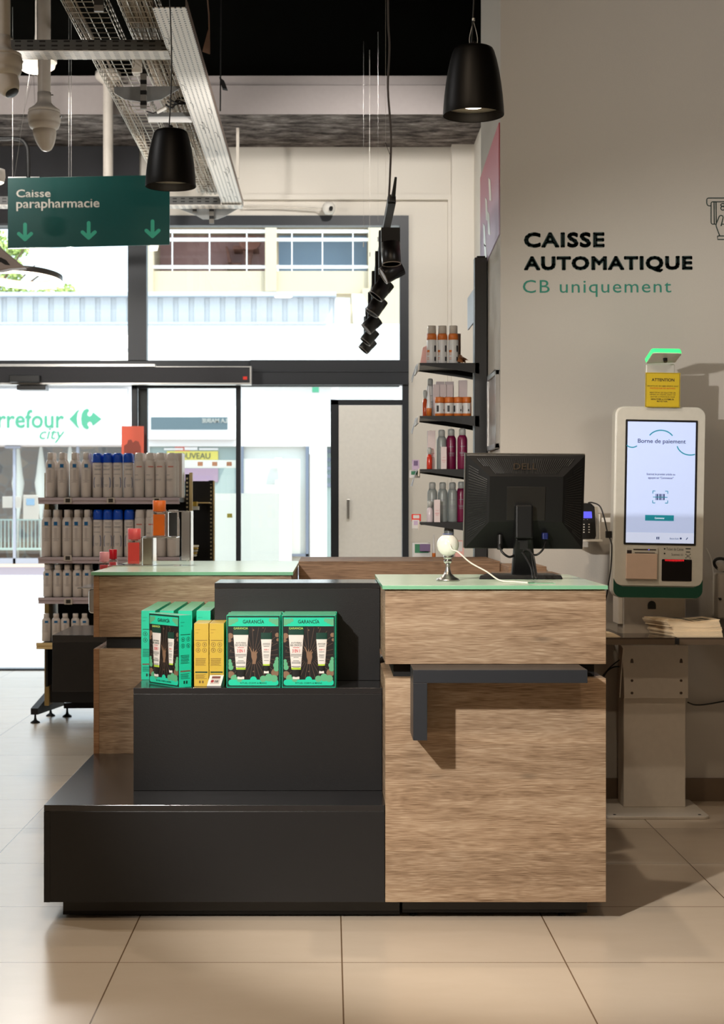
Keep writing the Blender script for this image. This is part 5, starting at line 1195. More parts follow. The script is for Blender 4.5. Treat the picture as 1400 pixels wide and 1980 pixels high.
def spray(kind, label, r, h, group):
    t = thing('spray_can', label, 'spray can', group=group, local=True)
    cz = h*(.84 if kind != 'blue' else .80)
    if kind == 'square':
        mb = MB(); mb.lathe([(r*.9, 0), (r, .004), (r, h*.74), (r*.93, h*.785), (r*.72, h*.83), (r*.6, h*.845), (.0001, h*.85)], seg=28); obj('body', mb, 'spw', t, local=True)
        mb = MB(); mb.lathe([(r*.62, h*.835), (r*.62, h*.985), (r*.52, h), (.0001, h)], seg=24); obj('cap', mb, 'spcap', t, local=True)
        mb = MB(); curved(mb, r, -22, 22, h*.665, h*.745, 0); curved(mb, r, -50, 50, h*.655, h*.66, 1, 8); curved(mb, r, -16, 16, h*.33, h*.62, 2, 4); curved(mb, r, -40, 40, h*.38, h*.385, 1, 8); curved(mb, r, -34, 34, h*.34, h*.345, 1, 8)
        obj('label_print', mb, ['spb', 'spl', mat('spray_pale_print', S(196, 186, 180), .4)] if 'spl3' not in M else ['spb', 'spl', 'spl3'], t, local=True)
    elif kind == 'blue':
        mb = MB(); mb.lathe([(r*.92, 0), (r, .004), (r, h*.765), (r*.9, h*.79), (.0001, h*.79)], seg=28); obj('body', mb, 'spw', t, local=True)
        mb = MB(); mb.lathe([(r*1.0, h*.79), (r*1.0, h*.80), (r*.98, h*.93), (r*.9, h*.98), (r*.7, h), (.0001, h)], seg=28); obj('cap', mb, 'capblue', t, local=True)
        mb = MB()
        for s in (-1, 1):
            for k in range(7):
                a = math.radians(-60+20*k); a2 = math.radians(-40+20*k)
                x0, z0 = s*(34+16*math.cos(a)), h*.33+h*.125*math.sin(a); x1_, z1 = s*(34+16*math.cos(a2)), h*.33+h*.125*math.sin(a2)
                rr0 = r+.0006; th = 9
                v = []
                for (ax, zz_) in ((x0-th/2, z0), (x0+th/2, z0), (x1_+th/2, z1), (x1_-th/2, z1)):
                    aa = math.radians(-90+ax); v.append((rr0*math.cos(aa), rr0*math.sin(aa), zz_))
                mb.add(v, [(0, 1, 2, 3) if s > 0 else (3, 2, 1, 0)], True, 0)
        for z, w_ in ((.72, 38), (.69, 30), (.64, 44), (.62, 40), (.52, 40), (.28, 22), (.25, 16)): curved(mb, r, -w_, w_, h*z, h*(z+.008), 1, 6)
        obj('label_print', mb, ['sparc', 'spl'], t, local=True)
    else:
        mb = MB(); mb.lathe([(r*.92, 0), (r, .004), (r, h*.77), (r*.97, h*.80), (r*.86, h*.84), (.0001, h*.84)], seg=28); obj('body', mb, 'spw', t, local=True)
        mb = MB(); mb.lathe([(r*.86, h*.835), (r*.88, h*.845), (r*.84, h*.96), (r*.7, h), (.0001, h)], seg=28); obj('cap', mb, 'spcap', t, local=True)
        mb = MB(); curved(mb, r, -30, 34, h*.675, h*.70, 0, 6); curved(mb, r, -55, -10, h*.50, h*.508, 1); curved(mb, r, -55, 20, h*.40, h*.408, 1, 8); curved(mb, r, -55, 10, h*.375, h*.38, 1, 8)
        obj('label_print', mb, ['coral', 'spl'], t, local=True)
    return t
M['spl3'] = mat('spray_pale_print', S(200, 190, 184), .4)
KIND = {'square': ('white blue-square spray', 'tall white sprays with blue square'), 'blue': ('blue-capped spray', 'sprays with blue caps'), 'coral': ('coral-print white spray', 'white sprays with coral print')}
protos = {}
SHN = ['top shelf', 'second shelf', 'third shelf', 'bottom shelf']
def put(kind, i, z, px, Y, h, rowname, idx, rng):
    lab = '%s %s from the left, %s row, gondola %s' % (ORD[idx].capitalize(), KIND[kind][0], rowname, SHN[i])
    key = (kind, round(h, 2)); loc = (X(px, Y), Y, z+.0005); rz = rng.uniform(-.25, .25)
    if key not in protos:
        r = (.027 if kind != 'coral' else .028) if h > .2 else .0245 if h < .17 else .026
        t = spray(kind, lab, r, h, KIND[kind][1]); protos[key] = t; t.location = loc; t.rotation_euler = (0, 0, rz)
    else: dup(protos[key], loc, rz, lab, KIND[kind][1])
rn = random.Random(11)
hh = [.250, .262, .180, .155]
rows = [(0, 'square', [97.5, 120.5, 144, 166.5]), (0, 'blue', [188.5, 208.5, 228, 248]), (0, 'coral', [269, 290, 310.3, 331]),
        (1, 'square', [89.5, 109, 130, 149.3, 168.8]), (1, 'blue', [189.5, 208.7, 228, 249.5]), (1, 'coral', [270, 291, 311, 333]),
        (2, 'square', [92.5, 111.5, 130, 149.5, 168.5]), (3, 'square', [89.5, 108.5, 126, 146, 163.5])]
for i, kind, pxs in rows:
    for j, px in enumerate(pxs):
        h = hh[i]*(.985 if kind == 'blue' and i == 0 else 1)
        if kind == 'coral' and i == 0: h = .249
        Y = YG0+.036+rn.uniform(0, .008)
        put(kind, i, zs[i], px, Y, h, 'front', j, rn)
        if i < 3:
            Y2 = YG0+.036+.072; put(kind, i, zs[i], CX+(px+1-CX)*1.0+rn.uniform(3, 5) if kind != 'blue' else px+rn.uniform(1, 3), Y2, h, 'second', j, rn)
# flat carton & hanger at the right end of the top shelf
single('carton', MB().box(X(343, 9.05), X(352.5, 9.05), 9.03, 9.2, zs[0]+.0005, Z(876, 9.05)), 'spw', 'plain cream carton at the right end of the gondola top shelf', 'box', bev=.001)
# second gondola behind, dark side with slotted upright
g2 = thing('gondola_shelf', 'dark narrow gondola behind the sprays with slotted upright', 'shelving', (-.78, 9.75, 0))
x0_, x1_ = X(356, 9.7), X(405, 9.7)
obj('back_panel', MB().box(x0_, x1_, 9.75, 9.79, .1, Z(930, 9.7)), 'blackm', g2)
obj('upright', MB().box(x1_-.005, x1_+.022, 9.70, 9.79, .0, Z(929, 9.7)), 'blackm', g2)
obj('upright_slots', MB().box(x1_+.006, x1_+.014, 9.694, 9.70, .6, Z(936, 9.7)), 'slots', g2)
obj('beech_edge', MB().box(x1_+.022, x1_+.030, 9.70, 9.74, 0, Z(930, 9.7)), 'beechl', g2)
obj('shelf', MB().box(X(383, 9.6), X(405, 9.6), 9.55, 9.75, Z(972, 9.6)-.004, Z(971, 9.6)), 'beechl', g2)
mb = MB(); mb.box(X(363, 9.4), X(383, 9.4), 9.4, 9.5, Z(986, 9.4), Z(979, 9.4), 0); mb.box(X(361, 9.4), X(380, 9.4), 9.4, 9.5, Z(979, 9.4), Z(970, 9.4), 1)
single('leaflet_pack', mb, ['paper', 'yel'], 'yellow and white pack on the dark gondola behind the sprays', 'pack')
mb = MB()
for k in range(5): mb.box(X(361, 9.4), X(378+k*1.0, 9.4), 9.4, 9.5, Z(1076-4.6*k, 9.4), Z(1073-4.6*k, 9.4), k % 2)
for k in range(1):
    single('leaflet_stack', mb, ['paper', 'yel'], 'stack of yellow and white leaflets behind the chrome riser', 'leaflets')

# ================================================================== WALL SHELVES (right)
YS0, YS1 = 7.2, 7.53
sx0 = .395
ws_ = thing('wall_shelving', 'tall black wall shelving on the pillar side holding cosmetics', 'shelving', (.68, 7.2, 0))
mb = MB(); mb.box(.650, .706, YS0, YS0+.06, 0, 2.345); mb.box(.660, .698, YS0+.002, YS0+.06, 2.345, 2.352); obj('upright', mb, 'blackp', ws_, .002)
obj('back_panel', MB().box(.672, .70, YS0+.06, YS1, 0, 2.15), 'blackp', ws_)
obj('header_panel', MB().box(.650, .656, YS0+.05, YS1+.05, 2.06, 2.21), mat('pale_header', S(196, 204, 214), .4), ws_)
zr = [Z(701.5, YS0), Z(804, YS0), Z(907, YS0), Z(1010, YS0), .985]
for i, z in enumerate(zr):
    obj('shelf', MB().box(sx0+.008, .671, YS0+.004, YS1, z-.008, z), 'blackp', ws_)
    for yy in (YS0, YS1-.004):
        mb = MB(); mb.prism([(sx0+.012, z-.0005), (.671, z-.0005), (.671, z-.050), (.62, z-.040), (sx0+.03, z-.012), (sx0+.012, z-.012)], yy, yy+.0035); obj('shelf_bracket', mb, 'blackp', ws_)
    mb = MB(); mb.hull([(sx0, YS0, z-.032), (sx0+.006, YS0, z-.032), (sx0+.006, YS1, z-.032), (sx0, YS1, z-.032)], [(sx0+.003, YS0, z+.002), (sx0+.008, YS0, z+.002), (sx0+.008, YS1, z+.002), (sx0+.003, YS1, z+.002)]); obj('price_rail', mb, 'white2', ws_)
M['cleartag'] = glass_mat('clear_ticket', (.9, .92, .95, 1), .25, .1)
M['lil'] = mat('lilac_ticket', S(190, 170, 200), .5)
for i, z in enumerate(zr[:3]):
    for k in range(2):
        mb = MB(); y = YS0+.02+.10*k; mb.hull([(sx0-.004, y, z-.004), (sx0-.002, y, z-.004), (sx0-.002, y+.05, z-.004), (sx0-.004, y+.05, z-.004)], [(sx0-.030+.01*k, y, z-.075), (sx0-.028+.01*k, y, z-.075), (sx0-.028+.01*k, y+.05, z-.075), (sx0-.030+.01*k, y+.05, z-.075)])
        single('ticket_holder', mb, 'lgrey', '%s clear price ticket hanging from the edge of %s cosmetics shelf' % (('Nearest', 'Further')[k], ('the top', 'the second', 'the third')[i]), 'price tag', 'hanging price tickets')
M['orp'] = mat('orange_plastic', S(206, 112, 42), .4); M['wlab'] = mat('white_label', S(214, 214, 214), .35); M['ccap'] = mat('smoky_clear_cap', S(196, 188, 178), .15)
M['blackink'] = mat('barcode_black', S(34, 34, 40), .5); M['lbox'] = mat('pale_lilac_carton', S(220, 206, 208), .5); M['gcan'] = mat('grey_spray', S(142, 150, 150), .3); M['gcap'] = mat('grey_cap', S(172, 176, 174), .35)
M['plum'] = mat('plum_spray', S(112, 18, 62), .3); M['dkc'] = mat('dark_spray', S(54, 48, 46), .3); M['roset'] = mat('rose_print', S(206, 120, 130), .5); M['grng'] = mat('green_print', S(40, 120, 84), .5); M['vio'] = mat('violet_print', S(110, 88, 130), .5)
def S7(px, Y=YS0+.05): return X(px, Y)
def can(name, lab, cat, px, z, wpx, hpx, build, Y=YS0+.045, group='cosmetics on the wall shelving', proto=None, rz=0):
    k = Y/F; r = wpx*k/2; h = hpx*k
    if proto is not None: return dup(proto, (X(px, Y), Y, z+.0005), rz, lab, group)
    t = thing(name, lab, cat, group=group, local=True); build(t, r, h); t.location = (X(px, Y), Y, z+.0005); t.rotation_euler = (0, 0, rz); return t
def b_mousse(t, r, h):
    mb = MB(); mb.lathe([(r*.94, 0), (r, .003), (r, h*.63), (r*.97, h*.66), (.0001, h*.66)], seg=24); obj('body', mb, 'wlab', t, local=True)
    mb = MB(); mb.lathe([(r*1.003, h*.62), (r*1.003, h*.70), (r*.95, h*.755), (r*.82, h*.79), (.0001, h*.79)], seg=24); obj('shoulder', mb, 'orp', t, local=True)
    mb = MB(); mb.lathe([(r*.83, h*.785), (r*.84, h*.98), (r*.8, h), (.0001, h)], seg=24); obj('cap', mb, 'ccap', t, local=True)
    mb = MB(); curved(mb, r, 25, 48, h*.30, h*.47, 1, 4); curved(mb, r, 25, 50, h*.06, h*.17, 1, 4); curved(mb, r, -68, -30, h*.29, h*.35, 0, 5)
    for z in (.1, .14, .22, .26): curved(mb, r, -64, -34, h*z, h*(z+.012), 0, 4)
    obj('label_print', mb, ['orp', 'blackink'], t, local=True)
def b_roll(t, r, h):
    mb = MB(); mb.lathe([(r*.9, 0), (r, .004), (r, h*.70), (r*.96, h*.705), (.0001, h*.705)], seg=22); obj('body', mb, 'orp', t, local=True)
    mb = MB(); mb.lathe([(r*1.0, h*.715), (r*1.02, h*.73), (r*1.02, h*.97), (r*.94, h), (.0001, h)], seg=22); obj('cap', mb, 'orp', t, local=True)
    mb = MB(); curved(mb, r, -85, 85, h*.14, h*.68, 0, 12); curved(mb, r, -40, -12, h*.22, h*.55, 1, 3, .001); curved(mb, r, 50, 66, h*.25, h*.36, 1, 3, .001); obj('label', mb, ['wlab', 'blackink'], t, local=True)
def b_can(mat_b, mat_c):
    def f(t, r, h):
        mb = MB(); mb.lathe([(r*.93, 0), (r, .004), (r, h*.72), (r*.93, h*.77), (r*.68, h*.83), (.0001, h*.835)], seg=24); obj('body', mb, mat_b, t, local=True)
        mb = MB(); mb.lathe([(r*.66, h*.82), (r*.68, h*.95), (r*.58, h*.99), (r*.3, h), (.0001, h)], seg=22); obj('cap', mb, mat_c, t, local=True)
        mb = MB()
        for z, w_ in ((.55, 30), (.40, 36), (.37, 34), (.33, 28)): curved(mb, r, -w_, w_, h*z, h*(z+.012), 0, 6)
        obj('label_print', mb, 'spl', t, local=True)
    return f
def b_carton(t, r, h):
    obj('carton', MB().box(-r, r, -r*.8, r*.8, 0, h), 'lbox', t, .0008, local=True)
    mb = MB()
    for z, w_ in ((.52, .5), (.40, .75), (.36, .7), (.30, .5)): mb.box(-r*w_, r*w_, -r*.8-.0005, -r*.8-.0001, h*z, h*(z+.012))
    obj('print', mb, 'roset', t, local=True)
def b_tube(t, r, h):
    mb = MB(); mb.lathe([(r, 0), (r, h*.26), (r*.98, h*.27), (.0001, h*.27)], seg=20); obj('cap', mb, 'orp', t, local=True)
    mb = MB(); n = 16; lo = [(r*.95*math.cos(2*math.pi*k/n), r*.95*math.sin(2*math.pi*k/n), h*.27) for k in range(n)]; up = [(r*.2*math.cos(2*math.pi*k/n), r*.9*math.sin(2*math.pi*k/n), h) for k in range(n)]; mb.hull(lo, up); obj('tube', mb, 'wlab', t, local=True)
def b_serum(liq):
    def f(t, r, h):
        mb = MB(); mb.lathe([(r*.95, 0), (r, .003), (r*1.0, h*.5), (r*.8, h*.62), (r*.5, h*.68), (.0001, h*.68)], seg=20); obj('bottle', mb, liq, t, local=True)
        mb = MB(); mb.lathe([(r*.45, h*.67), (r*.7, h*.78), (r*.85, h*.9), (r*.6, h*.98), (.0001, h)], seg=18); obj('cap', mb, 'gcap', t, local=True)
    return f
z = zr[0]
p = can('mousse_spray', 'Leftmost of the three orange and white sprays with clear caps on the top shelf', 'spray can', 835, z, 19.5, 73, b_mousse, group='orange and white sprays')
can('', 'Middle of the three orange and white sprays with clear caps on the top shelf', 'spray can', 855.5, z, 19.5, 73, None, proto=p, rz=.0, group='orange and white sprays'); can('', 'Rightmost of the three orange and white sprays with clear caps on the top shelf', 'spray can', 876.5, z, 19.5, 73, None, proto=p, rz=.15, group='orange and white sprays')
M['kraft'] = mat('brown_carton', S(132, 104, 88), .6); M['foil'] = mat('copper_foil', S(186, 128, 82), .3, .5, vary=.4, bscale=60); M['pinkpk'] = mat('pink_pack', S(232, 178, 170), .5)
single('carton', MB().box(S7(881, 7.3), S7(891, 7.3), 7.3, 7.34, z+.0005, Z(645, 7.3)), 'kraft', 'brown carton behind the rightmost orange and white spray', 'box')
single('carton', MB().box(S7(826, 7.33), S7(838, 7.33), 7.32, 7.37, z+.0005, Z(644, 7.33)), 'pinkpk', 'pale pink carton behind the leftmost orange and white spray', 'box')
mb = MB(); mb.hull([(S7(812), 7.24, z+.0005), (S7(824), 7.24, z+.0005), (S7(826), 7.30, z+.0005), (S7(814), 7.30, z+.0005)], [(S7(818), 7.25, Z(672, 7.25)), (S7(825), 7.25, Z(668, 7.25)), (S7(826), 7.30, Z(668, 7.25)), (S7(818), 7.30, Z(672, 7.25))])
single('sachet', mb, 'pinkpk', 'pink sachet leaning at the front edge of the top shelf', 'sachet')
rq_ = random.Random(9); mb = MB()
for k in range(7):
    x = S7(886+rq_.uniform(0, 18)); yy = 7.23+rq_.uniform(0, .05); z0 = z+.0005+rq_.uniform(0, .012); a = rq_.uniform(0, 3)
    u = Vector((math.cos(a), math.sin(a), rq_.uniform(.1, 1.2))).normalized()*.022; v = Vector((-math.sin(a), math.cos(a), .3)).normalized()*.014; c0 = Vector((x, yy, z0+.02))
    mb.add([c0-u-v, c0+u-v, c0+u+v, c0-u+v, c0+Vector((0, 0, .008))], [(0, 1, 4), (1, 2, 4), (2, 3, 4), (3, 0, 4)])
o = single('foil_sachets', mb, 'foil', 'heap of copper foil sachets beside the orange and white sprays', 'sachets'); o['kind'] = 'stuff'
z = zr[1]
p = can('roll_on', 'Leftmost of four orange-capped roll-ons on the second shelf', 'roll-on', 850, z, 18, 37, b_roll, group='orange-capped roll-ons')
for k, px in enumerate((868, 886, 902.5)): can('', '%s of four orange-capped roll-ons on the second shelf' % ('Second from left', 'Third from left', 'Rightmost')[k], 'roll-on', px, z, 18, 37, None, proto=p, rz=(.3, -.5, -.7)[k], group='orange-capped roll-ons')
p = can('carton', 'Left of the pale cartons in the row behind the roll-ons', 'box', 843.5, z, 12.4, 63, b_carton, YS0+.11, group='pale cartons on the second shelf')
for k, px in enumerate((856.5, 869.5)): can('', '%s of the pale cartons in the row behind the roll-ons' % ('Middle', 'Right')[k], 'box', px, z, 12.4, 63, None, YS0+.11, proto=p, group='pale cartons on the second shelf')
p2 = can('carton', 'Taller pale lilac carton at the right, behind the roll-ons', 'box', 895, z, 16, 71, b_carton, YS0+.12, group='tall pale cartons')
can('', 'Tall pale carton in the back row, left one', 'box', 851, z, 16, 70, None, YS0+.2, proto=p2, group='tall pale cartons'); can('', 'Tall pale carton in the back row, middle one', 'box', 869, z, 16, 70, None, YS0+.2, proto=p2, group='tall pale cartons')
can('cream_tube', 'white squeeze tube standing on an orange cap on the second shelf', 'tube', 829.5, z, 10.5, 58, b_tube)
M['amber'] = mat('amber_bottle', S(170, 64, 22), .1)
can('serum_bottle', 'amber bottle with white cap at the left end of the second shelf', 'bottle', 822, z, 10, 52, b_serum('amber'), YS0+.1)
can('spray_can', 'white can with grey cap behind the squeeze tube', 'spray can', 832, z, 15, 76, b_can('wlab', 'gcap'), YS0+.17)
z = zr[2]
can('carton', 'tall lilac carton at the left of the third shelf', 'box', 834, z, 15, 75, b_carton, YS0+.09)
cg = can('spray_can', 'grey spray can standing between lilac cartons on the third shelf', 'spray can', 854, z, 19, 77, b_can('gcan', 'gcap'), YS0+.10, group='grey and plum sprays')
cp_ = can('spray_can', 'dark plum spray can with grey cap, right one on the third shelf', 'spray can', 894, z, 19.5, 79, b_can('plum', 'gcap'), group='grey and plum sprays')
can('', 'dark plum spray can with grey cap, middle of the third shelf', 'spray can', 872.5, z, 19.5, 78, None, YS0+.10, proto=cp_, group='grey and plum sprays')
can('carton', 'small lilac carton in front of the grey spray on the third shelf', 'box', 858, z, 11, 43, b_carton, YS0+.03)
M['redliq'] = mat('red_serum', S(190, 50, 30), .15)
sr_ = can('serum_bottle', 'small dropper bottle with red liquid on the third shelf', 'bottle', 830.5, z, 11, 42, b_serum('redliq'), YS0+.03)
z = zr[3]
for k, px in enumerate((836, 856, 875)): can('', '%s grey spray can with grey cap on the fourth shelf' % ('Left', 'Middle', 'Right')[k], 'spray can', px, z, 19, 80, None, YS0+.09+.01*k, proto=cg, group='grey and plum sprays')
can('', 'plum spray can half hidden by the monitor on the fourth shelf', 'spray can', 892, z, 19, 80, None, YS0+.12, proto=cp_, group='grey and plum sprays')
can('carton', 'small lilac carton in front of the grey sprays on the fourth shelf', 'box', 845, z, 11.5, 43.5, b_carton, YS0+.03)
M['whliq'] = mat('pearly_serum', S(206, 196, 204), .15)
can('serum_bottle', 'small dropper bottle with pearly liquid on the fourth shelf', 'bottle', 831, z, 12, 42, b_serum('whliq'), YS0+.03)
# clips and packs hanging from the shelf fronts
def pack(px0, px1, py0, py1, m_, lab, Y=YS0+.06, th=.012, nm='hanging_pack', m2=None):
    t = thing(nm, lab, 'pack', (X((px0+px1)/2, Y), Y, Z(py1, Y)))
    obj('card', MB().box(X(px0, Y), X(px1, Y), Y, Y+th, Z(py1, Y), Z(py0, Y)), m_, t, .001)
    obj('print', MB().box(X(px0+3, Y), X(px1-3, Y), Y-.0008, Y-.0001, Z(py0+(py1-py0)*.6, Y), Z(py0+2, Y)), m2 or 'roset', t)
pack(797, 811, 889, 908, 'lil', 'violet-edged card hanging from the third shelf front', m2='vio')
pack(792, 812, 909, 924, 'wlab', 'clear pack with a green corner below the third shelf', Y=YS0+.08, m2='grng')
pack(796, 814, 994, 1008, 'red', 'red pack hanging from the fourth shelf front', m2='wlab')
pack(797, 811, 1005, 1022, 'wlab', 'small white pack below the red one', Y=YS0+.02, m2='lil')
z = zr[4]
pack(799, 832, 1050, Z and 982+(1.22-.986)*F/(YS0+.06), 'wlab', 'green and violet carton behind the back ledge, left of the ball scanner', Y=YS0+.06, th=.06, nm='carton', m2='grng')
pack(812, 832, 1052, 1066, 'vio', 'violet carton behind the back ledge left of the ball scanner', Y=YS0+.03, th=.02, nm='carton', m2='vio')
can('cream_tube', 'slim grey tube behind the ledge left of the ball scanner', 'tube', 839, z, 7, 48, b_tube, YS0+.06)
can('', 'grey spray can low behind the ball scanner', 'spray can', 868, z, 19, 80, None, YS0+.12, proto=cg, group='grey and plum sprays')
pack(880, 897, 1045, 1080, 'pinkpk', 'pale pink carton between the ball scanner and the monitor', Y=YS0+.05, th=.04, nm='carton', m2='wlab')
# ================================================================== OVERHEAD
# pendants
M['pend'] = mat('satin_black_lacquer', S(10, 9, 8), .45, spec=.25); M['pendin'] = mat('pendant_inside', S(24, 19, 16), .4)
def pendant(label, px, Y, zrim, htop, k=1.0):
    x = X(px, Y); t = thing('pendant_lamp', label, 'pendant lamp', (x, Y, zrim), 0, 'black bell pendants')
    h = .222
    prof = [(.0995, 0), (.1, .003), (.0985, .03), (.0955, .065), (.0905, .105), (.084, .145), (.0765, .180), (.0685, .207), (.0635, .217), (.056, .2215), (.0001, .222)]
    inn = [(.0001, .06), (.082, .06), (.088, .05), (.0965, .003), (.0995, 0)]
    mb = MB(); mb.lathe(prof, (x, Y, zrim), 48); osh = obj('shade', mb, 'pend', t)
    mb = MB(); mb.lathe([(.0975, .0015), (.093, .045), (.0905, .0625)], (x, Y, zrim), 48); mb.f = mb.f[:-0 or None]; o = obj('inner_skirt', mb, 'pendin', t)
    # drop the end caps of the inner skirt
    me = o.data; import bmesh as bm_
    b = bm_.new(); b.from_mesh(me); bm_.ops.delete(b, geom=[f for f in b.faces if len(f.verts) > 4], context='FACES'); b.to_mesh(me); b.free()
    me = osh.data; b = bm_.new(); b.from_mesh(me); bm_.ops.delete(b, geom=[f for f in b.faces if len(f.verts) > 4], context='FACES'); b.to_mesh(me); b.free()
    mb = MB(); mb.lathe([(.0001, .030), (.0935, .030), (.0935, .034), (.0001, .034)], (x, Y, zrim), 40); obj('diffuser', mb, 'lampin', t)
    mb = MB(); mb.lathe([(.0001, .027), (.03, .027), (.03, .0302), (.0001, .0302)], (x, Y, zrim), 24); obj('bulb', mb, 'glow', t)
    mb = MB(); mb.lathe([(.0001, .222), (.009, .222), (.009, .24), (.004, .243), (.0001, .243)], (x, Y, zrim), 14); obj('stem', mb, 'blackm', t)
    mb = MB(); mb.tube([(x-.006, Y, zrim+.235), (x+.004, Y, zrim+.5), (x-.01, Y, zrim+.9), (x-.02, Y, zrim+1.3), (x-.01, Y, 4.19)], .0028, 6, smooth=5); obj('cord', mb, 'cableb', t)
    if px > 700:
        mb = MB()
        for s in (-1, 1): mb.tube([(x+s*.010, Y, zrim+.222), (x+s*.013, Y, zrim+.255), (x, Y, zrim+.31)], .0012, 6, smooth=5)
        mb.cyl((x, Y, zrim+.31), (x, Y, zrim+.318), .005); mb.cyl((x, Y, zrim+.315), (x, Y, 4.19), .0008, seg=6)
        obj('suspension_wire', mb, 'steel', t)
    else:
        mb = MB(); mb.box(x+.036, x+.062, Y-.0925, Y-.0915, zrim+.004, zrim+.012); 
    lamp('pendant_bulb', 'SPOT', (x, Y, zrim+.022), 46, (1, .84, .66), .03, (x, Y, 0), 128, .35)
pendant('black bell pendant lamp hanging beside the grey wall, right', 915.5, 5.25, 2.505, 0)
pendant('black bell pendant lamp hanging in front of the green sign', 330, 6.33, 2.488, 0)

# spotlight track
xt = .257; zt = 2.50
tk = thing('spotlight_track', 'black lighting track hanging from the ceiling towards the window', 'lighting track', (xt, 8.5, zt))
obj('rail', MB().box(xt-.017, xt+.017, 6.66, 10.75, zt-.016, zt+.016), 'blackm', tk, .002)
mb = MB(); mb.box(xt-.013, xt+.013, 6.62, 6.66, zt-.012, zt+.014); mb.cyl((xt+.004, 6.6, zt+.004), (xt+.012, 6.55, zt+.07), .009, .005); obj('feed', mb, 'blackp', tk)
mb = MB(); mb.tube([(xt-.012, 6.66, zt+.01), (X(754, 6.66), 6.66, Z(340, 6.66)), (X(756, 6.66), 6.66, Z(260, 6.66)), (X(750, 6.66), 6.66, Z(170, 6.66)), (X(753, 6.66), 6.66, Z(90, 6.66)), (X(750, 6.66), 6.66, Z(0, 6.66)), (X(751, 6.66), 6.66, 4.19)], .0045, 7, smooth=5)
mb.tube([(X(754, 6.66), 6.655, Z(300, 6.66)), (X(745, 6.66), 6.655, Z(276, 6.66))], .0012, 5); obj('feed_cable', mb, mat('grey_cable', S(78, 70, 66), .5), tk)
for y in (7.4, 10.4): obj('suspension_wire', MB().cyl((xt, y, zt+.016), (xt, y, 4.19), .0004, seg=5), 'white2', tk)
M['spotb'] = mat('spot_black', S(20, 16, 15), .35); M['spotrim'] = mat('spot_rim', S(150, 138, 128), .4)
spots = [(756, 490, 6.77, (.05, -.12, -1)), (758, 524, 7.24, (-.86, -.1, -.5)), (738, 559, 7.83, (-.62, -.1, -.78)), (728, 592, 8.49, (-.55, -.1, -.83)), (719, 626, 9.33, (-.72, -.1, -.68)), (715, 650, 10.05, (-.6, -.1, -.78)), (711, 667, 10.5, (-.66, -.1, -.75))]
PL = ['nearest', 'second', 'third', 'fourth', 'fifth', 'sixth', 'farthest']
R_ = .041; L_ = .092
def make_spot(lab):
    t = thing('track_spotlight', lab, 'spotlight', group='black spotlights on the ceiling track', local=True)
    mb = MB(); mb.lathe([(.0001, 0), (R_, 0), (R_, L_*.9), (R_*.92, L_), (R_*.9, L_), (R_*.84, L_*.93), (.0001, L_*.93)], (0, 0, -L_/2), 28); obj('barrel', mb, 'spotb', t, local=True)
    mb = MB(); mb.lathe([(R_*.985, L_*.985), (R_*.985, L_*1.02), (R_*.9, L_*1.02), (R_*.9, L_*.985)], (0, 0, -L_/2), 28); obj('rim', mb, 'spotrim', t, local=True)
    mb = MB()
    for k in range(9):
        a = math.radians(-50+12.5*k); p = Vector((R_*math.cos(a-math.pi/2), R_*math.sin(a-math.pi/2), -L_*.48)); mb.cyl(p, p+Vector((0, 0, L_*.42)), .0013, seg=5)
    obj('fins', mb, 'blackp', t, local=True); return t
sp0 = None
for i, (px, py, Y, d) in enumerate(spots):
    lab = '%s black cylinder spotlight on the hanging track' % PL[i].capitalize()
    if i in (1, 2, 3, 4, 5): lab = '%s black cylinder spotlight from the near end of the hanging track' % PL[i].capitalize()
    loc = P(px, py, Y)
    if sp0 is None: sp0 = make_spot(lab); s_ = sp0
    else: s_ = dup(sp0, loc, None, lab)
    s_.location = loc; s_.rotation_euler = Vector(d).to_track_quat('Z', 'Y').to_euler()
# adapters between rail and spotlights
for i, (px, py, Y, d) in enumerate(spots):
    x, _, z = P(px, py, Y); mb = MB()
    if i == 0: mb.box(x-.040, x+.040, Y+.03, Y+.10, z+.02, z+.115)
    else: mb.box(xt-.034, xt+.0, Y+.055, Y+.12, z+.0, zt-.0165)
    obj('adapter', mb, 'blackm', tk)

# cable trays
tt = thing('cable_tray', 'wide perforated white cable tray running away under the black ceiling', 'cable tray', (-.66, 8.5, 3.285))
xa_, xb_ = -.7345, -.594; zt_ = 3.285
obj('tray_bottom', MB().box(xa_, xb_, 6.62, 11.0, zt_, zt_+.003), 'tray', tt)
mb = MB(); mb.box(xb_-.002, xb_, 6.62, 11.0, zt_+.003, zt_+.045); mb.box(xa_, xa_+.002, 6.62, 11.0, zt_+.003, zt_+.045); obj('tray_side', mb, mat('taupe_metal', S(132, 116, 106), .5), tt)
mb = MB(); rt = random.Random(2)
for k in range(26):
    y = rt.uniform(6.9, 10.8); x = rt.uniform(xa_+.02, xb_-.02); mb.tube([(x-.012, y, zt_-.001), (x, y, zt_-.006), (x+.006, y+.01, zt_-.02), (x+.003, y+.02, zt_-.026)], .0012, 5)
obj('cable_ties', mb, 'cableb', tt)
mb = MB(); y0t = 7.225
mb.box(-3.2, -.73, y0t, y0t+.14, zt_-.006, zt_-.003, 0); mb.box(-3.2, -.73, y0t, y0t+.002, zt_-.003, zt_+.045, 1); mb.box(-3.2, -.73, y0t+.138, y0t+.14, zt_-.003, zt_+.045, 1)
single('cross_tray', mb, ['trayx', 'trayside'], 'perforated cross tray with slotted grey side passing behind the white camera poles', 'cable tray', 'cross cable trays')
mb = MB(); mb.box(-2.4, -.6, 10.86, 11.0, zt_-.014, zt_-.010, 0); mb.box(-2.4, -.74, 10.86, 10.862, zt_-.010, zt_+.045, 1)
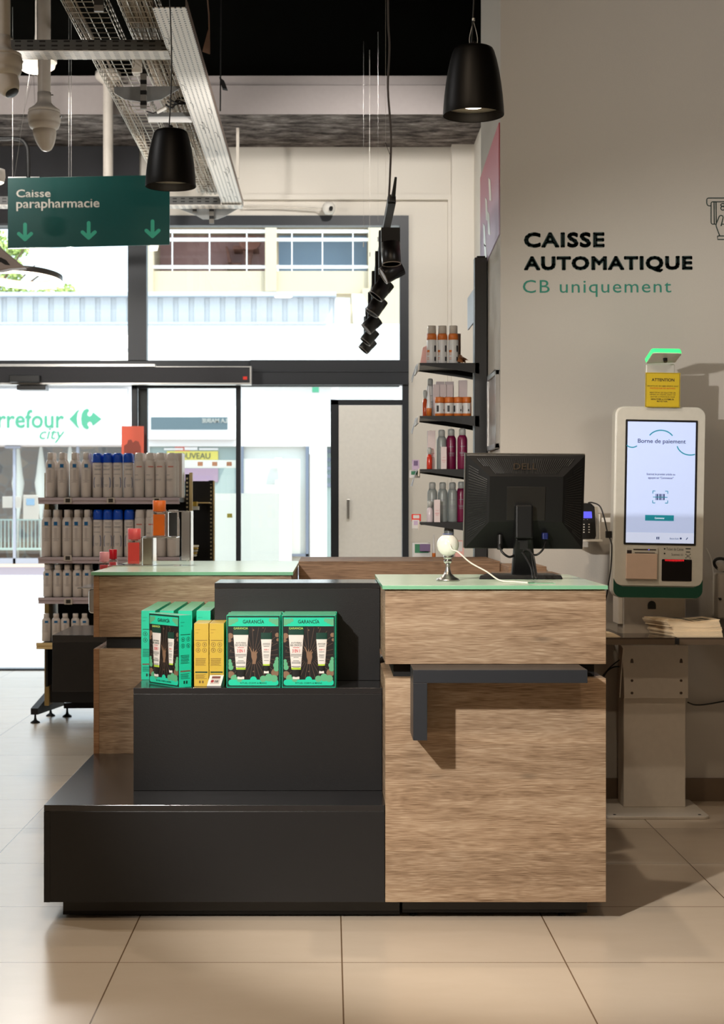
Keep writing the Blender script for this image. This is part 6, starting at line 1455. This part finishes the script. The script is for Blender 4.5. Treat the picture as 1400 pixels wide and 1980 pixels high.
single('cross_tray', mb, ['trayx', 'trayside'], 'perforated cross tray above the shop window, right of the green sign', 'cable tray', 'cross cable trays')
def mesh_tray(x0, x1, z, ya, yb, lab, seed, ncab, fill):
    t = thing('wire_tray', lab, 'cable tray', ((x0+x1)/2, (ya+yb)/2, z)); mb = MB(); hgt = .05; n = 5
    for k in range(n): x = x0+(x1-x0)*k/(n-1); mb.cyl((x, ya, z), (x, yb, z), .0024, seg=5)
    for x in (x0-.004, x1+.004):
        for q in (.5, 1): mb.cyl((x, ya, z+hgt*q), (x, yb, z+hgt*q), .0024, seg=5)
    y = ya
    while y < yb:
        mb.tube([(x0-.006, y, z+hgt), (x0-.006, y, z+.008), (x0+.004, y, z-.002), (x1-.004, y, z-.002), (x1+.006, y, z+.008), (x1+.006, y, z+hgt)], .0022, 5); y += .075
    obj('wire_basket', mb, 'wire', t)
    rr = random.Random(seed); mb = MB()
    for k in range(ncab):
        x = x0+.012+(x1-x0-.024)*rr.random()*fill; pts = []
        y = ya
        while y < yb+.2: pts.append((min(max(x+rr.uniform(-.012, .012), x0+.008), x1-.008), y, z+.008+.026*rr.random())); y += .45
        mb.tube(pts, rr.choice((.0028, .0036, .0045)), 5, smooth=3)
    obj('cable_bundle', mb, 'cablel', t)
mesh_tray(-1.155, -.975, 3.40, 6.6, 10.6, 'galvanised wire mesh tray with a few cables, left of the perforated tray', 1, 9, .5)
mesh_tray(-.905, -.745, 3.38, 6.6, 11.0, 'galvanised wire mesh tray packed with cables beside the perforated tray', 2, 34, 1.0)
# struts and brackets
M['strut'] = perf_mat('strut_channel', S(116, 112, 106), .5, .052, 1, .42, (0, 2))
hb = thing('tray_hanger', 'galvanised hanger with slotted strut carrying the mesh trays behind the bell pendant', 'bracket', (-.92, 7.98, 3.3))
yh = 7.98; hx = lambda a: X(a, yh); hz = lambda b: Z(b, yh)
obj('strut', MB().box(hx(272), hx(284), yh-.02, yh, hz(212), hz(114)), 'strut', hb)
mb = MB(); mb.prism([(hx(220), hz(168)), (hx(356), hz(166)), (hx(312), hz(192)), (hx(278), hz(198)), (hx(240), hz(192)), (hx(221), hz(180))], yh+.0, yh+.006); obj('plate', mb, 'galv', hb)
mb = MB(); mb.box(hx(256), hx(276), yh-.03, yh+.04, hz(143), hz(112)); obj('junction_box', mb, 'white2', hb, .004)
hb2 = thing('tray_hanger', 'galvanised plate with short strut under the cross tray above the window', 'bracket', (X(410, 11.05), 11.05, Z(432, 11.05)))
yh2 = 11.03; hx = lambda a: X(a, yh2); hz = lambda b: Z(b, yh2)
mb = MB(); mb.prism([(hx(342), hz(402)), (hx(462), hz(402)), (hx(436), hz(418)), (hx(420), hz(424)), (hx(392), hz(424)), (hx(378), hz(416))], yh2, yh2+.006); obj('plate', mb, 'galv', hb2)
obj('strut', MB().box(hx(405), hx(414), yh2-.02, yh2-.0005, hz(433), hz(402)), 'strut', hb2); obj('strut', MB().box(hx(373), hx(381), yh2-.02, yh2-.0005, hz(412), hz(402)), 'strut', hb2)
yh3 = 6.55; hb3 = thing('tray_hanger', 'short brown-grey strut under the left mesh tray at the top of the picture', 'bracket', (X(192, yh3), yh3, Z(24, yh3)))
obj('strut', MB().box(X(183, yh3), X(201, yh3), yh3-.02, yh3, Z(24, yh3), 3.45), 'strut', hb3); obj('crossbar', MB().box(X(120, yh3), X(235, yh3), yh3, yh3+.03, 3.452, 3.47), 'galv', hb3)
mb = MB(); mb.cyl(P(287, 231, 8.6), P(371, 231, 8.6), .016, seg=16, mi=0); mb.box(X(287, 8.6), X(371, 8.6), 8.58, 8.62, Z(226, 8.6), Z(219, 8.6), 1)
single('batten_light', mb, [mat('batten_tube', S(226, 224, 220), .3, emit=.25), 'galv'], 'short tubular batten light above the left bell pendant', 'lamp')
mb = MB(); mb.cyl(P(303, 217, 8.3), P(321, 208, 8.3), .012, seg=4); single('label_tag', mb, 'white', 'small white tag on a cable above the batten light', 'tag')
mb = MB()
rk = random.Random(8)
for k in range(5):
    a0 = (rk.uniform(318, 330), rk.uniform(190, 204)); mb.tube([P(a0[0], a0[1], 8.4), P(a0[0]+12, a0[1]+6, 8.45), P(a0[0]+20, a0[1]-2, 8.5), P(a0[0]+38, a0[1]+rk.uniform(-4, 12), 8.5)], .004, 5, smooth=4)
mb.tube([P(283, 215, 8.3), P(296, 219, 8.3), P(306, 215, 8.3)], .003, 5); mb.tube([P(290, 120, 8.3), P(296, 150, 8.3), P(310, 158, 8.3), P(330, 148, 8.35), P(341, 134, 8.4)], .005, 5, smooth=4)
single('loose_cables', mb, 'cableb', 'tangle of black cables between the mesh trays above the bell pendant', 'cables')
mb = MB(); mb.hull([P(391, 100, 7.0), P(405, 105, 7.0), P(405, 60, 7.02), P(402, 58, 7.02)], [P(392, 99, 7.05), P(406, 104, 7.05), P(406, 60, 7.06), P(403, 58, 7.06)]); mb.tube([P(405, 104, 7.02), P(404, 30, 7.02), P(399, -30, 7.02), (X(399, 7.02), 7.02, 4.19)], .0035, 6)
single('ceiling_strap', mb, 'kraft', 'beige strap hanging from the black ceiling right of the perforated tray', 'strap')
mb = MB(); mb.box(X(457, 11.4), X(462.5, 11.4), 11.38, 11.42, Z(345, 11.4), 3.9195); mb.tube([P(459, 345, 11.4), P(462, 400, 11.5)], .004, 5)
single('drop_conduit', mb, 'white2', 'thin pale conduit dropping from the beam beside the perforated tray', 'conduit')
mb = MB(); mb.cyl((X(428, 8.8), 8.8, 4.19), (X(426, 8.8), 8.8, Z(215, 8.8)), .004, seg=6); mb.prism([(X(424, 8.8), Z(150, 8.8)), (X(434, 8.8), Z(158, 8.8)), (X(440, 8.8), Z(174, 8.8)), (X(430, 8.8), Z(172, 8.8))], 8.78, 8.82)
single('ceiling_hanger', mb, 'blackm', 'thin black hanger rod right of the perforated tray', 'bracket')

# dome cameras on white poles
M['camw'] = mat('camera_white', S(204, 196, 186), .4)
def ceiling_cam(lab, px, Y, pole_px, zflange, zbody_top, zbot, Rb, eye, dark=False):
    x = X(px, Y); k = Y/F; rp = pole_px*k/2; t = thing('ceiling_camera', lab, 'security camera', (x, Y, zbot), 0, 'white cameras on ceiling poles')
    mb = MB(); mb.cyl((x, Y, zflange), (x, Y, 4.19), rp, seg=24); obj('pole', mb, 'camw', t)
    mb = MB(); mb.lathe([(rp*1.06, zflange+.012), (rp*1.06, zflange-.02), (rp*1.1, zflange-.035), (rp*1.45, zflange-.052), (Rb*.98, zbody_top+.004), (Rb, zbody_top-.01)], (x, Y, 0), 32); obj('neck', mb, 'camw', t)
    h = zbody_top-zbot
    mb = MB(); mb.lathe([(Rb, zbody_top-.01), (Rb*1.03, zbody_top-.016), (Rb*1.03, zbody_top-.055), (Rb*.96, zbody_top-.062), (Rb*1.0, zbody_top-.066), (Rb*.9, zbody_top-.085), (Rb*.72, zbody_top-.096), (.0001, zbody_top-.096)], (x, Y, 0), 32); obj('housing', mb, 'camw', t)
    # eyeball cone, tilted
    d = Vector(eye).normalized(); c0 = Vector((x, Y, zbody_top-.088)); L = (c0.z-zbot)
    prof = [(Rb*.74, 0), (Rb*.72, L*.25), (Rb*.64, L*.5), (Rb*.5, L*.74), (Rb*.40, L*.86)]+([(.0001, L*.87)] if dark else [(Rb*.3, L*.95), (Rb*.15, L*1.0), (.0001, L*1.01)])
    mb = MB(); mb.lathe(prof, (0, 0, 0), 28); R = d.to_track_quat('Z', 'Y').to_matrix(); mb.v = [tuple(c0+R @ Vector(v)) for v in mb.v]; obj('eye', mb, 'camw', t)
    mb = MB(); mb.lathe([(.0001, L*.872), (Rb*.37, L*.872), (Rb*.36, L*.89), (.0001, L*.90)] if dark else [(Rb*.05, L*1.0), (Rb*.05, L*1.015)], (0, 0, 0), 24); mb.v = [tuple(c0+R @ Vector(v)) for v in mb.v]; obj('lens', mb, 'blackp' if dark else 'camw', t)
    mb = MB(); mb.cyl((x+rp, Y, zflange-.0), (x+rp+.012, Y, zflange-.0), .004, seg=8)
    for s in (-1, 1): mb.cyl((x+s*Rb*.98, Y-.01, zbody_top-.03), (x+s*(Rb*1.10), Y-.01, zbody_top-.034), .006, seg=8)
    obj('screws', mb, 'steel', t)
ceiling_cam('white dome camera on a long ceiling pole left of the mesh trays', 85.5, 7.9, 25, Z(184, 7.9), Z(214, 7.9), Z(292, 7.9), .078, (.08, .1, -.8))
ceiling_cam('white dome camera with dark lens at the left edge of the picture', 5, 6.75, 30, Z(75, 6.75), Z(106, 6.75), Z(196, 6.75), .080, (.45, -.25, -.8), True)
tp = thing('ceiling_pole', 'white ceiling pole with round flange rising behind the green sign', 'pole', (X(209, 10.97), 10.9, 2.9))
xp = X(209, 10.9); mb = MB(); mb.cyl((xp, 10.9, 3.12), (xp, 10.9, Z(162, 10.9)), .034, seg=24); obj('pole', mb, 'camw', tp)
mb = MB(); mb.lathe([(.036, Z(163, 10.9)), (.085, Z(152, 10.9)), (.088, Z(147, 10.9)), (.086, Z(140, 10.9)), (.0001, Z(139, 10.9))], (xp, 10.9, 0), 28); mb.cyl((xp, 10.9, Z(140, 10.9)), (xp, 10.9, 4.19), .02, seg=10); obj('flange', mb, 'camw', tp)
# round ceiling light behind the camera poles
xd = X(70, 9.2); zd = Z(122, 9.2)
rl_ = thing('round_ceiling_light', 'round white glowing ceiling light behind the camera poles', 'lamp', (xd, 9.2, zd))
mb = MB(); mb.lathe([(.0001, -.055), (.07, -.048), (.105, -.025), (.112, 0), (.112, .012), (.0001, .014)], (xd, 9.2, zd), 36); obj('diffuser', mb, 'glowd', rl_)
lamp('disc_glow', 'POINT', (xd, 9.2, zd-.12), 12, (1, .94, .86), .1)
mb = MB(); mb.lathe([(.118, .005), (.118, .028), (.03, .06), (.0001, .06)], (xd, 9.2, zd), 30); mb.cyl((xd, 9.2, zd+.06), (xd, 9.2, 4.19), .006); obj('housing', mb, 'camw', rl_)
# ring light at the left edge, with its black bent arm
YR = 9.75; xr_ = X(44, YR); zr_ = Z(541, YR); rr_o = 76*YR/F; wr = .022
rg = thing('ring_light', 'black ring lamp with glowing underside hanging at the left edge below the sign', 'lamp', (xr_, YR, zr_))
mb = MB(); mb.lathe([(rr_o, .0), (rr_o, .034), (rr_o-.006, .036), (rr_o-.05, .036), (rr_o-.052, .034), (rr_o-.052, 0)], (xr_, YR, zr_), 64)
def openring(o):
    import bmesh as bm_
    b = bm_.new(); b.from_mesh(o.data); bm_.ops.delete(b, geom=[f for f in b.faces if len(f.verts) > 4], context='FACES'); b.to_mesh(o.data); b.free()
o = obj('ring', mb, mat('anthracite_ring', S(70, 62, 58), .4), rg); openring(o)
mb = MB(); mb.lathe([(rr_o-.051, .0), (rr_o-.051, -.004), (rr_o-.001, -.004), (rr_o-.001, 0)], (xr_, YR, zr_), 64); o = obj('glow_strip', mb, 'glow', rg); openring(o)
rg.rotation_euler = (math.radians(-5), math.radians(2), 0)
lamp('ring_glow', 'POINT', (xr_, YR, zr_-.02), 80, (1, .94, .86), .18)
for k in (0, 120, 240):
    a = math.radians(k+75); mb = MB(); mb.cyl((xr_+(rr_o-.015)*math.cos(a), YR+(rr_o-.015)*math.sin(a), zr_+.036), (xr_, YR, 3.9), .0006, seg=5); obj('wire', mb, 'blackm', rg)
rh = thing('loudspeaker', 'pale triangular housing with dark oval opening above the ring lamp', 'housing', (X(15, 8.3), 8.3, Z(522, 8.3)))
YH = 8.2; h_ = lambda a, b: (X(a, YH), Z(b, YH))
mb = MB(); mb.prism([h_(-60, 430), h_(-6, 470), h_(0, 478), h_(48, 517), h_(18, 519), h_(0, 523), h_(-60, 526)], YH, YH+.08); obj('body', mb, mat('taupe_plastic', S(178, 164, 158), .5), rh, .006)
mb = MB(); mb.prism([h_(-30, 496), h_(2, 498), h_(12, 503), h_(20, 513), h_(10, 512), h_(2, 507), h_(-30, 505)], YH-.002, YH); obj('opening', mb, 'blackp', rh)
mb = MB(); mb.cyl((X(-20, 8.24), 8.24, Z(440, 8.24)), (X(-20, 8.24), 8.24, 4.19), .008); obj('rod', mb, 'blackm', rh)
ba = thing('bent_lamp_arm', 'thick black bent tube arm reaching down behind the top left of the sign', 'lamp arm', (X(40, 9.0), 9.0, Z(345, 9.0)))
mb = MB(); mb.tube([P(-70, 267, 9.7), P(0, 268, 9.7), P(28, 268, 9.7), P(42, 271, 9.7), P(50, 280, 9.7), P(54, 296, 9.7), P(55, 350, 9.7), P(55, 420, 9.7)], .0135, 12, smooth=4); mb.cyl(P(-60, 267, 9.7), (X(-60, 9.7), 9.7, 4.19), .012); obj('tube', mb, 'blackm', ba)
bs = thing('bullet_spotlight', 'small glowing lamp cut by the left edge beside the sign', 'lamp', (X(-2, 8.9), 8.9, Z(362, 8.9)))
mb = MB(); c_0 = P(-8, 342, 8.9); mb.lathe([(.0001, .05), (.05, .04), (.053, 0), (.045, -.03), (.0001, -.03)], c_0, 24); mb.cyl((c_0[0], 8.9, c_0[2]+.05), (c_0[0], 8.9, 4.19), .006); obj('housing', mb, 'camw', bs)
mb = MB(); mb.lathe([(.0001, -.045), (.03, -.040), (.044, -.031), (.0001, -.0305)], c_0, 24); obj('bulb', mb, 'glow', bs)
# hanging green sign
YSg = 9.5; sgx = lambda a: X(a, YSg); sgz = lambda b: Z(b, YSg)
hs_ = thing('hanging_sign', 'dark green hanging sign with pharmacy till wording and three arrows', 'sign', (sgx(171), YSg, sgz(478)))
obj('panel', MB().prism([(sgx(15), sgz(480.5)), (sgx(328), sgz(473)), (sgx(328), sgz(338)), (sgx(15), sgz(344))], YSg, YSg+.012), 'green', hs_, .001)
text('lettering', 'Caisse', sgx(31.5), sgx(98), sgz(381.5), sgz(366), YSg, 'signw', hs_, 0, .001, roll=-.01, fat=.0014)
text('lettering', 'parapharmacie', sgx(31.5), sgx(192.5), sgz(407.5), sgz(384), YSg, 'signw', hs_, 0, .001, roll=-.012, fat=.0014)
for cx_, cy_ in ((48.5, 449), (171.5, 446), (295, 443)):
    mb = MB(); r = 3.6*YSg/F; k = YSg/F
    def cap(p, q):
        (a, b), (c, d) = p, q; a, b, c, d = sgx(a), sgz(b), sgx(c), sgz(d); L = math.hypot(c-a, d-b); ux, uz = (c-a)/L, (d-b)/L; pts = []
        for s, (ex, ez) in ((1, (c, d)), (-1, (a, b))):
            for j in range(7): an = math.pi*(j/6-.5); pts.append((ex+s*r*(ux*math.cos(an)-uz*math.sin(an)), ez+s*r*(uz*math.cos(an)+ux*math.sin(an))))
        return pts
    for i, (p, q) in enumerate((((cx_, cy_-15), (cx_, cy_+12)), ((cx_-12, cy_+3), (cx_, cy_+14)), ((cx_+12, cy_+3), (cx_, cy_+14)))): mb.prism(cap(p, q), YSg-.0012-.0002*i, YSg)
    obj('arrow', mb, 'arrow', hs_)
mb = MB(); 
for a in (24, 137.5, 133): mb.cyl((sgx(a), YSg+.006, sgz(342)), (sgx(a), YSg+.006, 4.19), .0016, seg=5)
mb.box(sgx(15), sgx(50), YSg+.013, YSg+.03, sgz(345), sgz(341)); mb.box(sgx(58), sgx(75), YSg+.013, YSg+.03, sgz(345), sgz(341))
obj('suspension', mb, 'steel', hs_)
mb = MB(); mb.cyl(P(28, 342, 9.53), P(69, 60, 9.2), .001, seg=5); single('slanting_wire', mb, 'steel', 'thin slanting wire from the sign up past the camera pole', 'wire')
# security camera above the window
dc = thing('wall_camera', 'small white dome camera on a long arm on the wall above the window', 'security camera', (X(636, 11.9), 11.9, Z(414, 11.9)))
mb = MB(); mb.lathe([(.0001, -.05), (.03, -.045), (.045, -.02), (.048, 0), (.046, .02), (.03, .04), (.0001, .045)], P(636, 402, 11.86), 28); obj('dome', mb, 'white', dc)
mb = MB(); mb.cyl(P(639, 403, 11.81), P(641, 403.5, 11.805), .018, seg=14); obj('lens', mb, 'blackp', dc)
mb = MB(); mb.tube([P(470, 400, 11.94), P(540, 400, 11.94), P(612, 404, 11.94), P(624, 404, 11.9)], .007, 7); mb.cyl(P(540, 400, 11.94), P(541, 400, 11.94), .012); obj('arm', mb, 'white2', dc)
for i, (px, Y) in enumerate(((703, 10.2), (715, 10.6), (731, 10.0))):
    mb = MB(); mb.cyl((X(px, Y), Y, 2.9 if i < 2 else 3.0), (X(px, Y), Y, 4.19), .0005, seg=5); mb.cyl((X(px, Y), Y, 2.88), (X(px, Y), Y, 2.91), .004, seg=6)
    single('hanging_wire', mb, 'steel', '%s thin suspension wire left of the spotlight feed cable' % ('Leftmost', 'Middle', 'Rightmost')[i], 'wire', 'thin suspension wires')
for o in bpy.data.objects:
    if '_base' in o: del o['_base']
